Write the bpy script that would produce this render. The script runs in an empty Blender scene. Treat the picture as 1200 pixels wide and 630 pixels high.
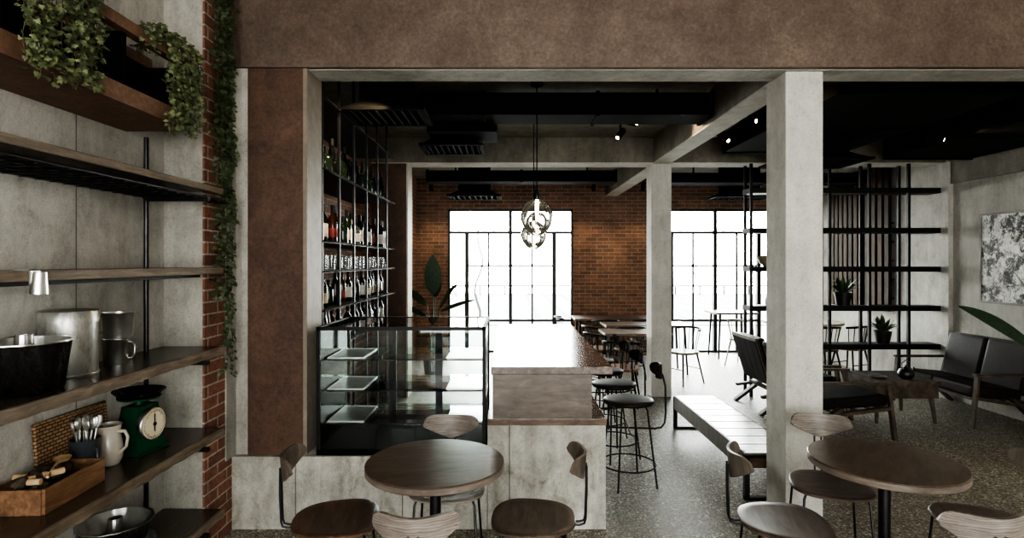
import bpy, bmesh, math, random
from mathutils import Vector, Matrix
rnd = random.Random(7)
PI = math.pi
SC = bpy.context.scene
COL = SC.collection
F, CX, CY, H = 660.0, 597.0, 307.0, 1.7

# ------------------------------------------------------------------ materials
def newmat(name):
    m = bpy.data.materials.new(name); m.use_nodes = True
    nt = m.node_tree; nt.nodes.clear()
    out = nt.nodes.new('ShaderNodeOutputMaterial')
    return m, nt, out
def nd(nt, t, inputs=None, **props):
    n = nt.nodes.new(t)
    for k, v in props.items(): setattr(n, k, v)
    for k, v in (inputs or {}).items():
        s = n.inputs[k]
        if isinstance(v, bpy.types.NodeSocket): nt.links.new(v, s)
        else: s.default_value = v
    return n
def c4(c): return (c[0], c[1], c[2], 1.0)
def ramp(nt, fac, stops, interp='LINEAR'):
    r = nt.nodes.new('ShaderNodeValToRGB'); r.color_ramp.interpolation = interp
    el = r.color_ramp.elements
    while len(el) < len(stops): el.new(0.5)
    for e, (p, c) in zip(el, stops): e.position = p; e.color = c4(c)
    nt.links.new(fac, r.inputs[0]); return r.outputs[0]
def mixc(nt, fac, a, b, mode='MIX'):
    n = nt.nodes.new('ShaderNodeMix'); n.data_type = 'RGBA'; n.blend_type = mode
    for s, v in ((n.inputs[0], fac), (n.inputs[6], a), (n.inputs[7], b)):
        if isinstance(v, bpy.types.NodeSocket): nt.links.new(v, s)
        else: s.default_value = v if not isinstance(v, tuple) else c4(v)
    return n.outputs[2]
def bsdf(nt, out, color, rough=0.5, metal=0.0, bump=None, bstr=0.2, bdist=0.01, **extra):
    b = nt.nodes.new('ShaderNodeBsdfPrincipled')
    for key, v in (('Base Color', color), ('Roughness', rough), ('Metallic', metal)):
        if isinstance(v, bpy.types.NodeSocket): nt.links.new(v, b.inputs[key])
        else: b.inputs[key].default_value = c4(v) if isinstance(v, tuple) else v
    for k, v in extra.items(): b.inputs[k.replace('_', ' ')].default_value = v
    if bump is not None:
        bp = nd(nt, 'ShaderNodeBump', {'Strength': bstr, 'Distance': bdist, 'Height': bump})
        nt.links.new(bp.outputs[0], b.inputs['Normal'])
    nt.links.new(b.outputs[0], out.inputs[0]); return b
def pos(nt): return nt.nodes.new('ShaderNodeNewGeometry').outputs['Position']
def objc(nt): return nt.nodes.new('ShaderNodeTexCoord').outputs['Object']
def mapping(nt, v, scale=(1,1,1), rot=(0,0,0), loc=(0,0,0)):
    return nd(nt, 'ShaderNodeMapping', {'Vector': v, 'Scale': scale, 'Rotation': rot, 'Location': loc}).outputs[0]
def noise(nt, v, scale, detail=6, rough=0.6, dist=0.0):
    return nd(nt, 'ShaderNodeTexNoise', {'Vector': v, 'Scale': scale, 'Detail': detail, 'Roughness': rough, 'Distortion': dist}).outputs[0]

def concrete(name, dark, mid, light, rough=0.75, joints=None, streak=0.5, mott=0.45):
    m, nt, out = newmat(name); p = pos(nt)
    n1 = noise(nt, p, 1.6, 8, 0.65, 0.4)
    n2 = noise(nt, mapping(nt, p, (5, 5, 1.1)), 2.2, 8, 0.7)
    n3 = noise(nt, p, 38, 6, 0.8)
    base = ramp(nt, n1, [(0.3, dark), (0.5, mid), (0.7, light)])
    st = ramp(nt, n2, [(0.32, (0.55, 0.54, 0.51)), (0.62, (1, 1, 1))])
    col = mixc(nt, streak, base, mixc(nt, 1.0, base, st, 'MULTIPLY'))
    sp = ramp(nt, n3, [(0.34, (0.45, 0.44, 0.41)), (0.47, (1, 1, 1))])
    col = mixc(nt, 0.4, col, mixc(nt, 1.0, col, sp, 'MULTIPLY'))
    n4 = noise(nt, p, 110, 4, 0.8)
    col = mixc(nt, 0.5, col, ramp(nt, n4, [(0.3, (0.6, 0.59, 0.57)), (0.6, (1.08, 1.08, 1.06))]), 'MULTIPLY')
    n5 = noise(nt, mapping(nt, p, (1, 1, .7)), 7, 9, 0.78, 0.5)
    col = mixc(nt, mott, col, ramp(nt, n5, [(0.36, (0.5, 0.48, 0.44)), (0.46, (0.86, 0.85, 0.82)), (0.56, (1.06, 1.06, 1.05))]), 'MULTIPLY')
    if joints:
        axis, w, h = joints
        s = nd(nt, 'ShaderNodeSeparateXYZ', {'Vector': p})
        cb = nd(nt, 'ShaderNodeCombineXYZ', {'X': s.outputs[axis], 'Y': s.outputs[2]})
        bk = nd(nt, 'ShaderNodeTexBrick', {'Vector': cb.outputs[0], 'Color1': (1,1,1,1), 'Color2': (.9,.9,.88,1), 'Mortar': (.35,.34,.32,1),
             'Scale': 1.0, 'Mortar Size': 0.004, 'Mortar Smooth': 0.2, 'Brick Width': w, 'Row Height': h}, offset=0.0)
        col = mixc(nt, 1.0, col, bk.outputs[0], 'MULTIPLY')
    bsdf(nt, out, col, rough, bump=n3, bstr=0.25, bdist=0.006)
    return m
def brick(name, axis, c1, c2, mortar, dirt=0.5):
    m, nt, out = newmat(name); p = pos(nt)
    s = nd(nt, 'ShaderNodeSeparateXYZ', {'Vector': p})
    cb = nd(nt, 'ShaderNodeCombineXYZ', {'X': s.outputs[axis], 'Y': s.outputs[2]}).outputs[0]
    wob = nd(nt, 'ShaderNodeMixRGB' if False else 'ShaderNodeVectorMath', {0: cb, 1: (0.003, 0.004, 0)}, operation='ADD').outputs[0]
    bk = nd(nt, 'ShaderNodeTexBrick', {'Vector': wob, 'Color1': c4(c1), 'Color2': c4(c2), 'Mortar': c4(mortar), 'Scale': 1.0,
            'Mortar Size': 0.006, 'Mortar Smooth': 0.3, 'Bias': 0.0, 'Brick Width': 0.22, 'Row Height': 0.07}, offset=0.5)
    n1 = noise(nt, p, 5, 7, 0.7); n2 = noise(nt, p, 40, 4, 0.7)
    col = mixc(nt, dirt, bk.outputs[0], ramp(nt, n1, [(0.33, (0.25, 0.22, 0.2)), (0.6, (1.0, 0.95, 0.9))]), 'MULTIPLY')
    col = mixc(nt, 0.5, col, ramp(nt, n2, [(0.3, (0.4, 0.38, 0.36)), (0.6, (1.1, 1.05, 1.0))]), 'MULTIPLY')
    hgt = nd(nt, 'ShaderNodeMath', {0: 1.0, 1: bk.outputs[1]}, operation='SUBTRACT').outputs[0]
    bsdf(nt, out, col, 0.85, bump=hgt, bstr=0.7, bdist=0.012)
    return m
def wood(name, dark, mid, light, rough=0.45, scale=(1.2, 14, 14), wave=None, coord='obj', spec=0.5, bs=0.12, rv=0.08):
    m, nt, out = newmat(name); v = objc(nt) if coord == 'obj' else pos(nt)
    mp = mapping(nt, v, scale)
    n1 = noise(nt, mp, 3.0, 8, 0.65, 0.6)
    col = ramp(nt, n1, [(0.28, dark), (0.5, mid), (0.72, light)])
    if wave:
        w = nd(nt, 'ShaderNodeTexWave', {'Vector': mapping(nt, v, wave), 'Scale': 6.0, 'Distortion': 9.0, 'Detail': 2.0, 'Detail Scale': 0.9, 'Detail Roughness': 0.5},
               wave_type='BANDS', bands_direction='Z')
        wr = ramp(nt, w.outputs[1], [(0.0, (0.45, 0.42, 0.4)), (0.35, (1, 1, 1)), (1.0, (1, 1, 1))])
        col = mixc(nt, 0.8, col, wr, 'MULTIPLY')
    n2 = noise(nt, v, 9, 5, 0.7)
    col = mixc(nt, 0.6, col, ramp(nt, n2, [(0.3, (0.5, 0.5, 0.5)), (0.6, (1, 1, 1))]), 'MULTIPLY')
    rr = nd(nt, 'ShaderNodeMapRange', {'Value': n2, 'To Min': max(0.05, rough-rv), 'To Max': rough+rv}).outputs[0]
    bsdf(nt, out, col, rr if bs > .02 else rough, bump=n1 if bs > .02 else None, bstr=bs, bdist=0.004, Specular_IOR_Level=spec)
    return m
def rust(name, dark, mid, light, rough=0.6):
    m, nt, out = newmat(name); p = pos(nt)
    n1 = noise(nt, p, 2.6, 11, 0.78, 0.3); n2 = noise(nt, p, 45, 7, 0.85)
    col = ramp(nt, n1, [(0.28, dark), (0.52, mid), (0.78, light)])
    col = mixc(nt, 0.75, col, ramp(nt, n2, [(0.3, (0.35, 0.33, 0.32)), (0.65, (1.25, 1.15, 1.08))]), 'MULTIPLY')
    bsdf(nt, out, col, rough, metal=0.15, bump=n2, bstr=0.2, bdist=0.004)
    return m
def plain(name, color, rough=0.5, metal=0.0, var=0.25, scale=14, bs=0.05, **ex):
    m, nt, out = newmat(name); v = objc(nt)
    n = noise(nt, v, scale, 5, 0.65)
    lo = tuple(max(0, c*(1-var)) for c in color); hi = tuple(min(1, c*(1+var)) for c in color)
    col = ramp(nt, n, [(0.3, lo), (0.7, hi)])
    bsdf(nt, out, col, rough, metal, bump=n, bstr=bs, bdist=0.003, **ex)
    return m
def glassy(name, tint=(1, 1, 1), refl=0.9, f0=1.45, dirty=0.0):
    m, nt, out = newmat(name)
    tr = nd(nt, 'ShaderNodeBsdfTransparent', {'Color': c4(tint)})
    gl = nd(nt, 'ShaderNodeBsdfGlossy', {'Color': (refl, refl, refl, 1), 'Roughness': 0.02})
    fr = nd(nt, 'ShaderNodeFresnel', {'IOR': f0})
    n = noise(nt, pos(nt), 3.0, 4)
    mx = nd(nt, 'ShaderNodeMixShader', {0: fr.outputs[0], 1: tr.outputs[0], 2: gl.outputs[0]})
    if dirty:
        df = nd(nt, 'ShaderNodeBsdfDiffuse', {'Color': (.8, .82, .8, 1)})
        k = nd(nt, 'ShaderNodeMath', {0: n, 1: dirty}, operation='MULTIPLY').outputs[0]
        mx = nd(nt, 'ShaderNodeMixShader', {0: k, 1: mx.outputs[0], 2: df.outputs[0]})
    nt.links.new(mx.outputs[0], out.inputs[0]); return m
def emit(name, color, strength):
    m, nt, out = newmat(name)
    e = nd(nt, 'ShaderNodeEmission', {'Color': c4(color), 'Strength': strength})
    nt.links.new(e.outputs[0], out.inputs[0]); return m
def terrazzo(name):
    m, nt, out = newmat(name); p = pos(nt)
    v1 = nd(nt, 'ShaderNodeTexVoronoi', {'Vector': p, 'Scale': 48.0, 'Randomness': 1.0})
    v2 = nd(nt, 'ShaderNodeTexVoronoi', {'Vector': p, 'Scale': 105.0, 'Randomness': 1.0})
    s1 = nd(nt, 'ShaderNodeSeparateColor', {'Color': v1.outputs[1]}).outputs[0]
    s2 = nd(nt, 'ShaderNodeSeparateColor', {'Color': v2.outputs[1]}).outputs[1]
    base = ramp(nt, s2, [(0.0, (0.06, 0.054, 0.045)), (0.35, (0.16, 0.147, 0.124)), (0.8, (0.3, 0.28, 0.24)), (1, (0.5, 0.475, 0.42))])
    chip = ramp(nt, s1, [(0.0, (0.035, 0.03, 0.025)), (0.3, (0.22, 0.195, 0.16)), (0.75, (0.54, 0.5, 0.43)), (1, (0.9, 0.86, 0.77))])
    k = ramp(nt, v1.outputs[0], [(0.28, (1, 1, 1)), (0.42, (0, 0, 0))])
    col = mixc(nt, k, base, chip)
    n = noise(nt, p, 0.9, 6, 0.6)
    col = mixc(nt, 0.8, col, ramp(nt, n, [(0.3, (0.62, 0.6, 0.55)), (0.7, (1.05, 1.03, 1.0))]), 'MULTIPLY')
    s = nd(nt, 'ShaderNodeSeparateXYZ', {'Vector': p})
    cb = nd(nt, 'ShaderNodeCombineXYZ', {'X': s.outputs[0], 'Y': s.outputs[1]})
    bk = nd(nt, 'ShaderNodeTexBrick', {'Vector': cb.outputs[0], 'Color1': (1,1,1,1), 'Color2': (1,1,1,1), 'Mortar': (.45,.44,.42,1), 'Scale': 1.0,
         'Mortar Size': 0.003, 'Brick Width': 1.2, 'Row Height': 1.2}, offset=0.0)
    col = mixc(nt, 0.7, col, bk.outputs[0], 'MULTIPLY')
    rr = nd(nt, 'ShaderNodeMapRange', {'Value': n, 'To Min': 0.42, 'To Max': 0.58}).outputs[0]
    bsdf(nt, out, col, rr, bump=s1, bstr=0.03, bdist=0.002)
    return m
def leafmat(name, a, b, c):
    m, nt, out = newmat(name); p = pos(nt)
    n = noise(nt, p, 35, 3, 0.6)
    col = ramp(nt, n, [(0.3, a), (0.5, b), (0.72, c)])
    bsdf(nt, out, col, 0.5, Specular_IOR_Level=0.35)
    return m
def etching(name):
    m, nt, out = newmat(name); v = objc(nt)
    n1 = noise(nt, mapping(nt, v, (6, 6, 6)), 1.0, 12, 0.85, 0.2)
    vo = nd(nt, 'ShaderNodeTexVoronoi', {'Vector': v, 'Scale': 9.0}, feature='DISTANCE_TO_EDGE').outputs[0]
    a = ramp(nt, n1, [(0.465, (0.01, 0.01, 0.01)), (0.495, (0.3, 0.3, 0.28)), (0.515, (0.9, 0.9, 0.87))])
    b = ramp(nt, vo, [(0.0, (0.05, 0.05, 0.05)), (0.1, (1, 1, 1))])
    n2 = noise(nt, mapping(nt, v, (30, 30, 3)), 2.0, 4, 0.6)
    cc = ramp(nt, n2, [(0.4, (0.4, 0.4, 0.4)), (0.52, (1, 1, 1))])
    col = mixc(nt, 0.25, a, b, 'MULTIPLY'); col = mixc(nt, 0.45, col, cc, 'MULTIPLY')
    bsdf(nt, out, col, 0.6); return m
def weave(name):
    m, nt, out = newmat(name); v = objc(nt)
    ck = nd(nt, 'ShaderNodeTexBrick', {'Vector': mapping(nt, v, (1, 1, 1), (0, 0, 0)), 'Color1': (.42,.27,.15,1), 'Color2': (.3,.18,.09,1), 'Mortar': (.06,.035,.02,1),
         'Scale': 1.0, 'Mortar Size': 0.003, 'Brick Width': 0.035, 'Row Height': 0.016}, offset=0.5)
    s = nd(nt, 'ShaderNodeSeparateXYZ', {'Vector': v})
    cb = nd(nt, 'ShaderNodeCombineXYZ', {'X': s.outputs[1], 'Y': s.outputs[2]})
    nt.links.new(cb.outputs[0], ck.inputs[0])
    h = nd(nt, 'ShaderNodeMath', {0: 1.0, 1: ck.outputs[1]}, operation='SUBTRACT').outputs[0]
    bsdf(nt, out, ck.outputs[0], 0.7, bump=h, bstr=0.8, bdist=0.006); return m
def galv(name, base, spots, rough):
    m, nt, out = newmat(name); v = objc(nt)
    n = noise(nt, mapping(nt, v, (1, 1, 0.35)), 16, 9, 0.8)
    col = ramp(nt, n, [(0.4, spots), (0.56, base)])
    r = ramp(nt, n, [(0.4, (0.5,)*3), (0.56, (rough,)*3)])
    bsdf(nt, out, col, r, metal=0.9, bump=n, bstr=0.05); return m
def deck(name):
    m, nt, out = newmat(name); p = pos(nt)
    s = nd(nt, 'ShaderNodeSeparateXYZ', {'Vector': p})
    cb = nd(nt, 'ShaderNodeCombineXYZ', {'X': s.outputs[1], 'Y': s.outputs[0]})
    bk = nd(nt, 'ShaderNodeTexBrick', {'Vector': cb.outputs[0], 'Color1': (.055,.058,.057,1), 'Color2': (.048,.05,.05,1), 'Mortar': (.006,.007,.007,1), 'Scale': 1.0,
         'Mortar Size': 0.09, 'Brick Width': 60.0, 'Row Height': 0.9}, offset=0.0)
    bsdf(nt, out, bk.outputs[0], 0.7); return m

M = {}
M['conc'] = concrete('concrete_wall', (0.34, 0.33, 0.295), (0.5, 0.485, 0.445), (0.64, 0.625, 0.58), joints=(1, 1.3, 8.0))
M['conc_r'] = concrete('concrete_right_wall', (0.36, 0.35, 0.32), (0.47, 0.46, 0.43), (0.58, 0.57, 0.53))
M['conc_stub'] = concrete('concrete_panel', (0.3, 0.29, 0.26), (0.42, 0.41, 0.37), (0.56, 0.54, 0.49))
M['pillar'] = concrete('pillar_concrete', (0.46, 0.45, 0.41), (0.58, 0.57, 0.53), (0.68, 0.67, 0.62), streak=0.3, mott=0.3)
M['soffit'] = concrete('beam_concrete', (0.3, 0.29, 0.26), (0.42, 0.41, 0.37), (0.55, 0.53, 0.48))
M['ceil'] = concrete('ceiling_concrete', (0.13, 0.118, 0.096), (0.21, 0.193, 0.16), (0.31, 0.288, 0.245))
M['base'] = concrete('counter_concrete', (0.34, 0.33, 0.3), (0.5, 0.49, 0.45), (0.66, 0.65, 0.6), joints=(0, 0.68, 4.0), streak=0.75, mott=0.85)
M['brick_b'] = brick('brick_back', 0, (0.27, 0.155, 0.112), (0.15, 0.093, 0.072), (0.4, 0.33, 0.275))
M['brick_l'] = brick('brick_side', 1, (0.3, 0.16, 0.1), (0.2, 0.1, 0.065), (0.4, 0.33, 0.27))
M['brick_s'] = brick('brick_strip', 1, (0.3, 0.135, 0.085), (0.18, 0.085, 0.06), (0.46, 0.4, 0.33))
M['rust'] = rust('corten_steel', (0.042, 0.025, 0.017), (0.098, 0.056, 0.037), (0.17, 0.105, 0.07))
M['rust_f'] = rust('corten_fascia', (0.075, 0.053, 0.04), (0.145, 0.109, 0.086), (0.22, 0.175, 0.142))
M['rust_box'] = rust('corten_planter', (0.09, 0.05, 0.032), (0.2, 0.115, 0.072), (0.32, 0.2, 0.13))
M['floor'] = terrazzo('terrazzo')
M['black'] = plain('black_metal', (0.008, 0.008, 0.008), 0.5, 0.0, 0.3, Specular_IOR_Level=.25)
M['matte'] = plain('matte_black', (0.004, 0.004, 0.004), 0.8, 0.0, 0.4, Specular_IOR_Level=.08)
M['gun'] = plain('gunmetal_tube', (0.05, 0.05, 0.052), 0.32, 0.9, 0.3)
M['frame'] = plain('window_metal', (0.025, 0.026, 0.026), 0.45, 0.4, 0.2)
M['steel'] = plain('polished_steel', (0.78, 0.79, 0.77), 0.33, 1.0, 0.15)
M['steel_b'] = plain('brushed_steel', (0.55, 0.56, 0.54), 0.3, 1.0, 0.2)
M['galv'] = galv('galvanised_tin', (0.66, 0.66, 0.63), (0.36, 0.35, 0.32), 0.3)
M['dark_pan'] = galv('burnt_pan', (0.09, 0.085, 0.078), (0.008, 0.0075, 0.007), 0.26)
M['shelfwood'] = wood('shelf_plank', (0.03, 0.021, 0.014), (0.062, 0.044, 0.029), (0.115, 0.082, 0.054), 0.26, (14, 1.2, 14), coord='pos', bs=0.0, rv=0.05)
M['edgewood'] = wood('weathered_edge', (0.085, 0.062, 0.042), (0.17, 0.128, 0.088), (0.29, 0.225, 0.16), 0.6, (14, 1.5, 20), coord='pos', bs=0.4)
M['ply'] = wood('grey_ply', (0.16, 0.135, 0.115), (0.26, 0.225, 0.195), (0.36, 0.32, 0.28), 0.42, (1.5, 1.5, 12), wave=(1.5, 1.5, 5.5))
M['ply_d'] = wood('brown_ply', (0.045, 0.032, 0.023), (0.095, 0.069, 0.052), (0.15, 0.114, 0.088), 0.38, (2, 10, 10))
M['tabletop'] = wood('dark_tabletop', (0.06, 0.039, 0.027), (0.135, 0.09, 0.064), (0.21, 0.148, 0.108), 0.29, (2, 9, 9), spec=1.0, bs=0.006, rv=0.02)
M['tableedge'] = wood('table_edge', (0.12, 0.09, 0.07), (0.2, 0.16, 0.13), (0.3, 0.25, 0.21), 0.5, (2, 2, 14))
M['barwood'] = wood('bar_panel', (0.085, 0.066, 0.052), (0.13, 0.104, 0.083), (0.18, 0.15, 0.122), 0.3, (2, 2, 9), bs=0.03, rv=0.03)
M['bartop'] = wood('bar_top', (0.06, 0.04, 0.027), (0.11, 0.078, 0.057), (0.17, 0.125, 0.095), 0.2, (9, 1, 9), spec=1.0, bs=0.006, rv=0.02)
M['ledge'] = wood('bar_ledge', (0.06, 0.04, 0.027), (0.12, 0.08, 0.055), (0.2, 0.14, 0.1), 0.25, (2, 8, 8))
M['benchwood'] = wood('bench_slats', (0.13, 0.105, 0.08), (0.24, 0.205, 0.165), (0.36, 0.32, 0.27), 0.24, (1.5, 12, 12), spec=1.0, bs=0.03, rv=0.03)
M['benchside'] = wood('bench_side', (0.05, 0.042, 0.033), (0.1, 0.085, 0.07), (0.17, 0.15, 0.125), 0.5, (12, 12, 2))
M['cratewood'] = wood('crate_wood', (0.08, 0.04, 0.02), (0.2, 0.105, 0.052), (0.33, 0.19, 0.1), 0.55, (12, 1.5, 12), bs=0.3)
M['lattice'] = wood('screen_timber', (0.022, 0.0125, 0.006), (0.05, 0.028, 0.014), (0.085, 0.05, 0.026), 0.6, (8, 8, 1.2), spec=.08)
M['lattice_d'] = wood('screen_timber_dark', (0.012, 0.008, 0.005), (0.026, 0.017, 0.011), (0.05, 0.033, 0.021), 0.6, (8, 8, 1.2), spec=.08)
M['loungewood'] = wood('lounge_frame', (0.035, 0.026, 0.018), (0.07, 0.053, 0.039), (0.12, 0.095, 0.072), 0.5, (3, 3, 3), spec=.3)
M['dine'] = wood('dining_top', (0.06, 0.035, 0.022), (0.12, 0.075, 0.048), (0.2, 0.13, 0.09), 0.35, (2, 9, 9))
M['dine_o'] = wood('chair_seat_wood', (0.14, 0.055, 0.025), (0.25, 0.11, 0.05), (0.36, 0.18, 0.09), 0.35, (2, 9, 9))
M['palewood'] = wood('pale_chair', (0.3, 0.26, 0.2), (0.45, 0.4, 0.32), (0.6, 0.54, 0.45), 0.45, (3, 3, 3))
M['leather'] = plain('black_leather', (0.009, 0.0075, 0.0065), 0.55, 0.0, 0.35, 30, 0.25, Specular_IOR_Level=.16)
M['leather_b'] = plain('brown_leather', (0.014, 0.009, 0.007), 0.55, 0.0, 0.35, 30, 0.25, Specular_IOR_Level=.16)
M['stoolpad'] = plain('stool_seat', (0.012, 0.01, 0.009), 0.5, 0.0, 0.4, Specular_IOR_Level=.25)
M['glass'] = glassy('window_glass', (0.97, 0.99, 0.98), 0.9, 1.35)
M['case_glass'] = glassy('case_glass', (0.95, 0.975, 0.965), 1.0, 1.36)
M['shelf_glass'] = glassy('shelf_glass', (0.78, 0.88, 0.85), 1.0, 1.6, 0.0)
M['clear'] = glassy('clear_glass', (0.9, 0.92, 0.91), 1.0, 1.6, 0.1)
M['pend'] = glassy('pendant_glass', (0.88, 0.88, 0.85), 1.0, 1.5, 0.04)
M['bot_k'] = plain('bottle_black', (0.006, 0.007, 0.006), 0.08, 0.0, 0.2)
M['bot_g'] = plain('bottle_green', (0.012, 0.022, 0.014), 0.08, 0.0, 0.2)
M['bot_b'] = plain('bottle_brown', (0.05, 0.022, 0.01), 0.08, 0.0, 0.2)
M['bot_c'] = glassy('bottle_clear', (0.75, 0.78, 0.74), 1.0, 1.6, 0.15)
M['lab_w'] = plain('label_white', (0.6, 0.58, 0.52), 0.6)
M['lab_c'] = plain('label_cream', (0.5, 0.42, 0.27), 0.6)
M['lab_r'] = plain('label_red', (0.25, 0.04, 0.03), 0.6)
M['leaf'] = leafmat('ivy_leaf', (0.025, 0.036, 0.014), (0.085, 0.105, 0.045), (0.27, 0.29, 0.15))
M['leaf_d'] = leafmat('ivy_leaf_dark', (0.018, 0.03, 0.014), (0.045, 0.068, 0.028), (0.11, 0.14, 0.06))
M['stem'] = plain('vine_stem', (0.06, 0.045, 0.02), 0.7)
M['banana'] = leafmat('banana_leaf', (0.01, 0.028, 0.012), (0.022, 0.05, 0.022), (0.045, 0.085, 0.036))
M['succ'] = leafmat('succulent_leaf', (0.02, 0.045, 0.02), (0.045, 0.085, 0.035), (0.1, 0.16, 0.07))
M['soil'] = plain('soil', (0.02, 0.015, 0.01), 0.9)
M['enamel_g'] = plain('green_enamel', (0.006, 0.05, 0.022), 0.35, 0.0, 0.25, 8, Specular_IOR_Level=.3)
M['dial'] = plain('dial_cream', (0.62, 0.56, 0.4), 0.4, 0.0, 0.08)
M['ceramic'] = plain('glazed_stoneware', (0.42, 0.385, 0.32), 0.18, 0.0, 0.12)
M['enamel_d'] = plain('grey_enamel', (0.04, 0.045, 0.05), 0.3, 0.0, 0.2)
M['cork'] = plain('cork_wood', (0.5, 0.35, 0.2), 0.7, 0.0, 0.2, 40)
M['darkcone'] = plain('dark_cone', (0.05, 0.035, 0.022), 0.7, 0.0, 0.5, 40, 0.4)
M['weave'] = weave('rattan_weave')
M['etch'] = etching('etching_print')
M['picframe'] = plain('picture_frame', (0.16, 0.15, 0.13), 0.5)
M['olive'] = plain('olive_glaze', (0.24, 0.23, 0.14), 0.35)
M['deck'] = deck('terrace_deck')
M['terrace'] = plain('terrace_stone', (0.1, 0.103, 0.1), 0.8, 0.0, 0.06, 1)
M['rail'] = plain('terrace_rail', (0.012, 0.013, 0.013), 0.6)
M['twig'] = plain('bare_bark', (0.06, 0.06, 0.055), 0.8)
M['bulb'] = emit('warm_bulb', (1.0, 0.72, 0.38), 60)
M['fil'] = emit('pendant_filament', (1.0, 0.86, 0.62), 14)
M['pot'] = plain('black_pot', (0.015, 0.014, 0.013), 0.35)
M['band'] = plain('upper_wall_band', (0.2, 0.17, 0.13), 0.8, 0.0, 0.3, 3)
M['trim'] = plain('cream_edge', (0.2, 0.165, 0.125), 0.6, 0.0, 0.2)
M['faces'] = concrete('beam_shaded_concrete', (0.115, 0.104, 0.084), (0.2, 0.182, 0.15), (0.3, 0.275, 0.23))  # darker copy of the beam concrete, shade on the sides put into colour
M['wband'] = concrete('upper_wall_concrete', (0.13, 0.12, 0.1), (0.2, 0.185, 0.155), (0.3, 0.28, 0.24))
M['trim_lit'] = plain('lit_edge', (0.42, 0.38, 0.31), 0.6, 0.0, 0.2)  # cream edge made paler, light on the column's side put into colour

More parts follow.
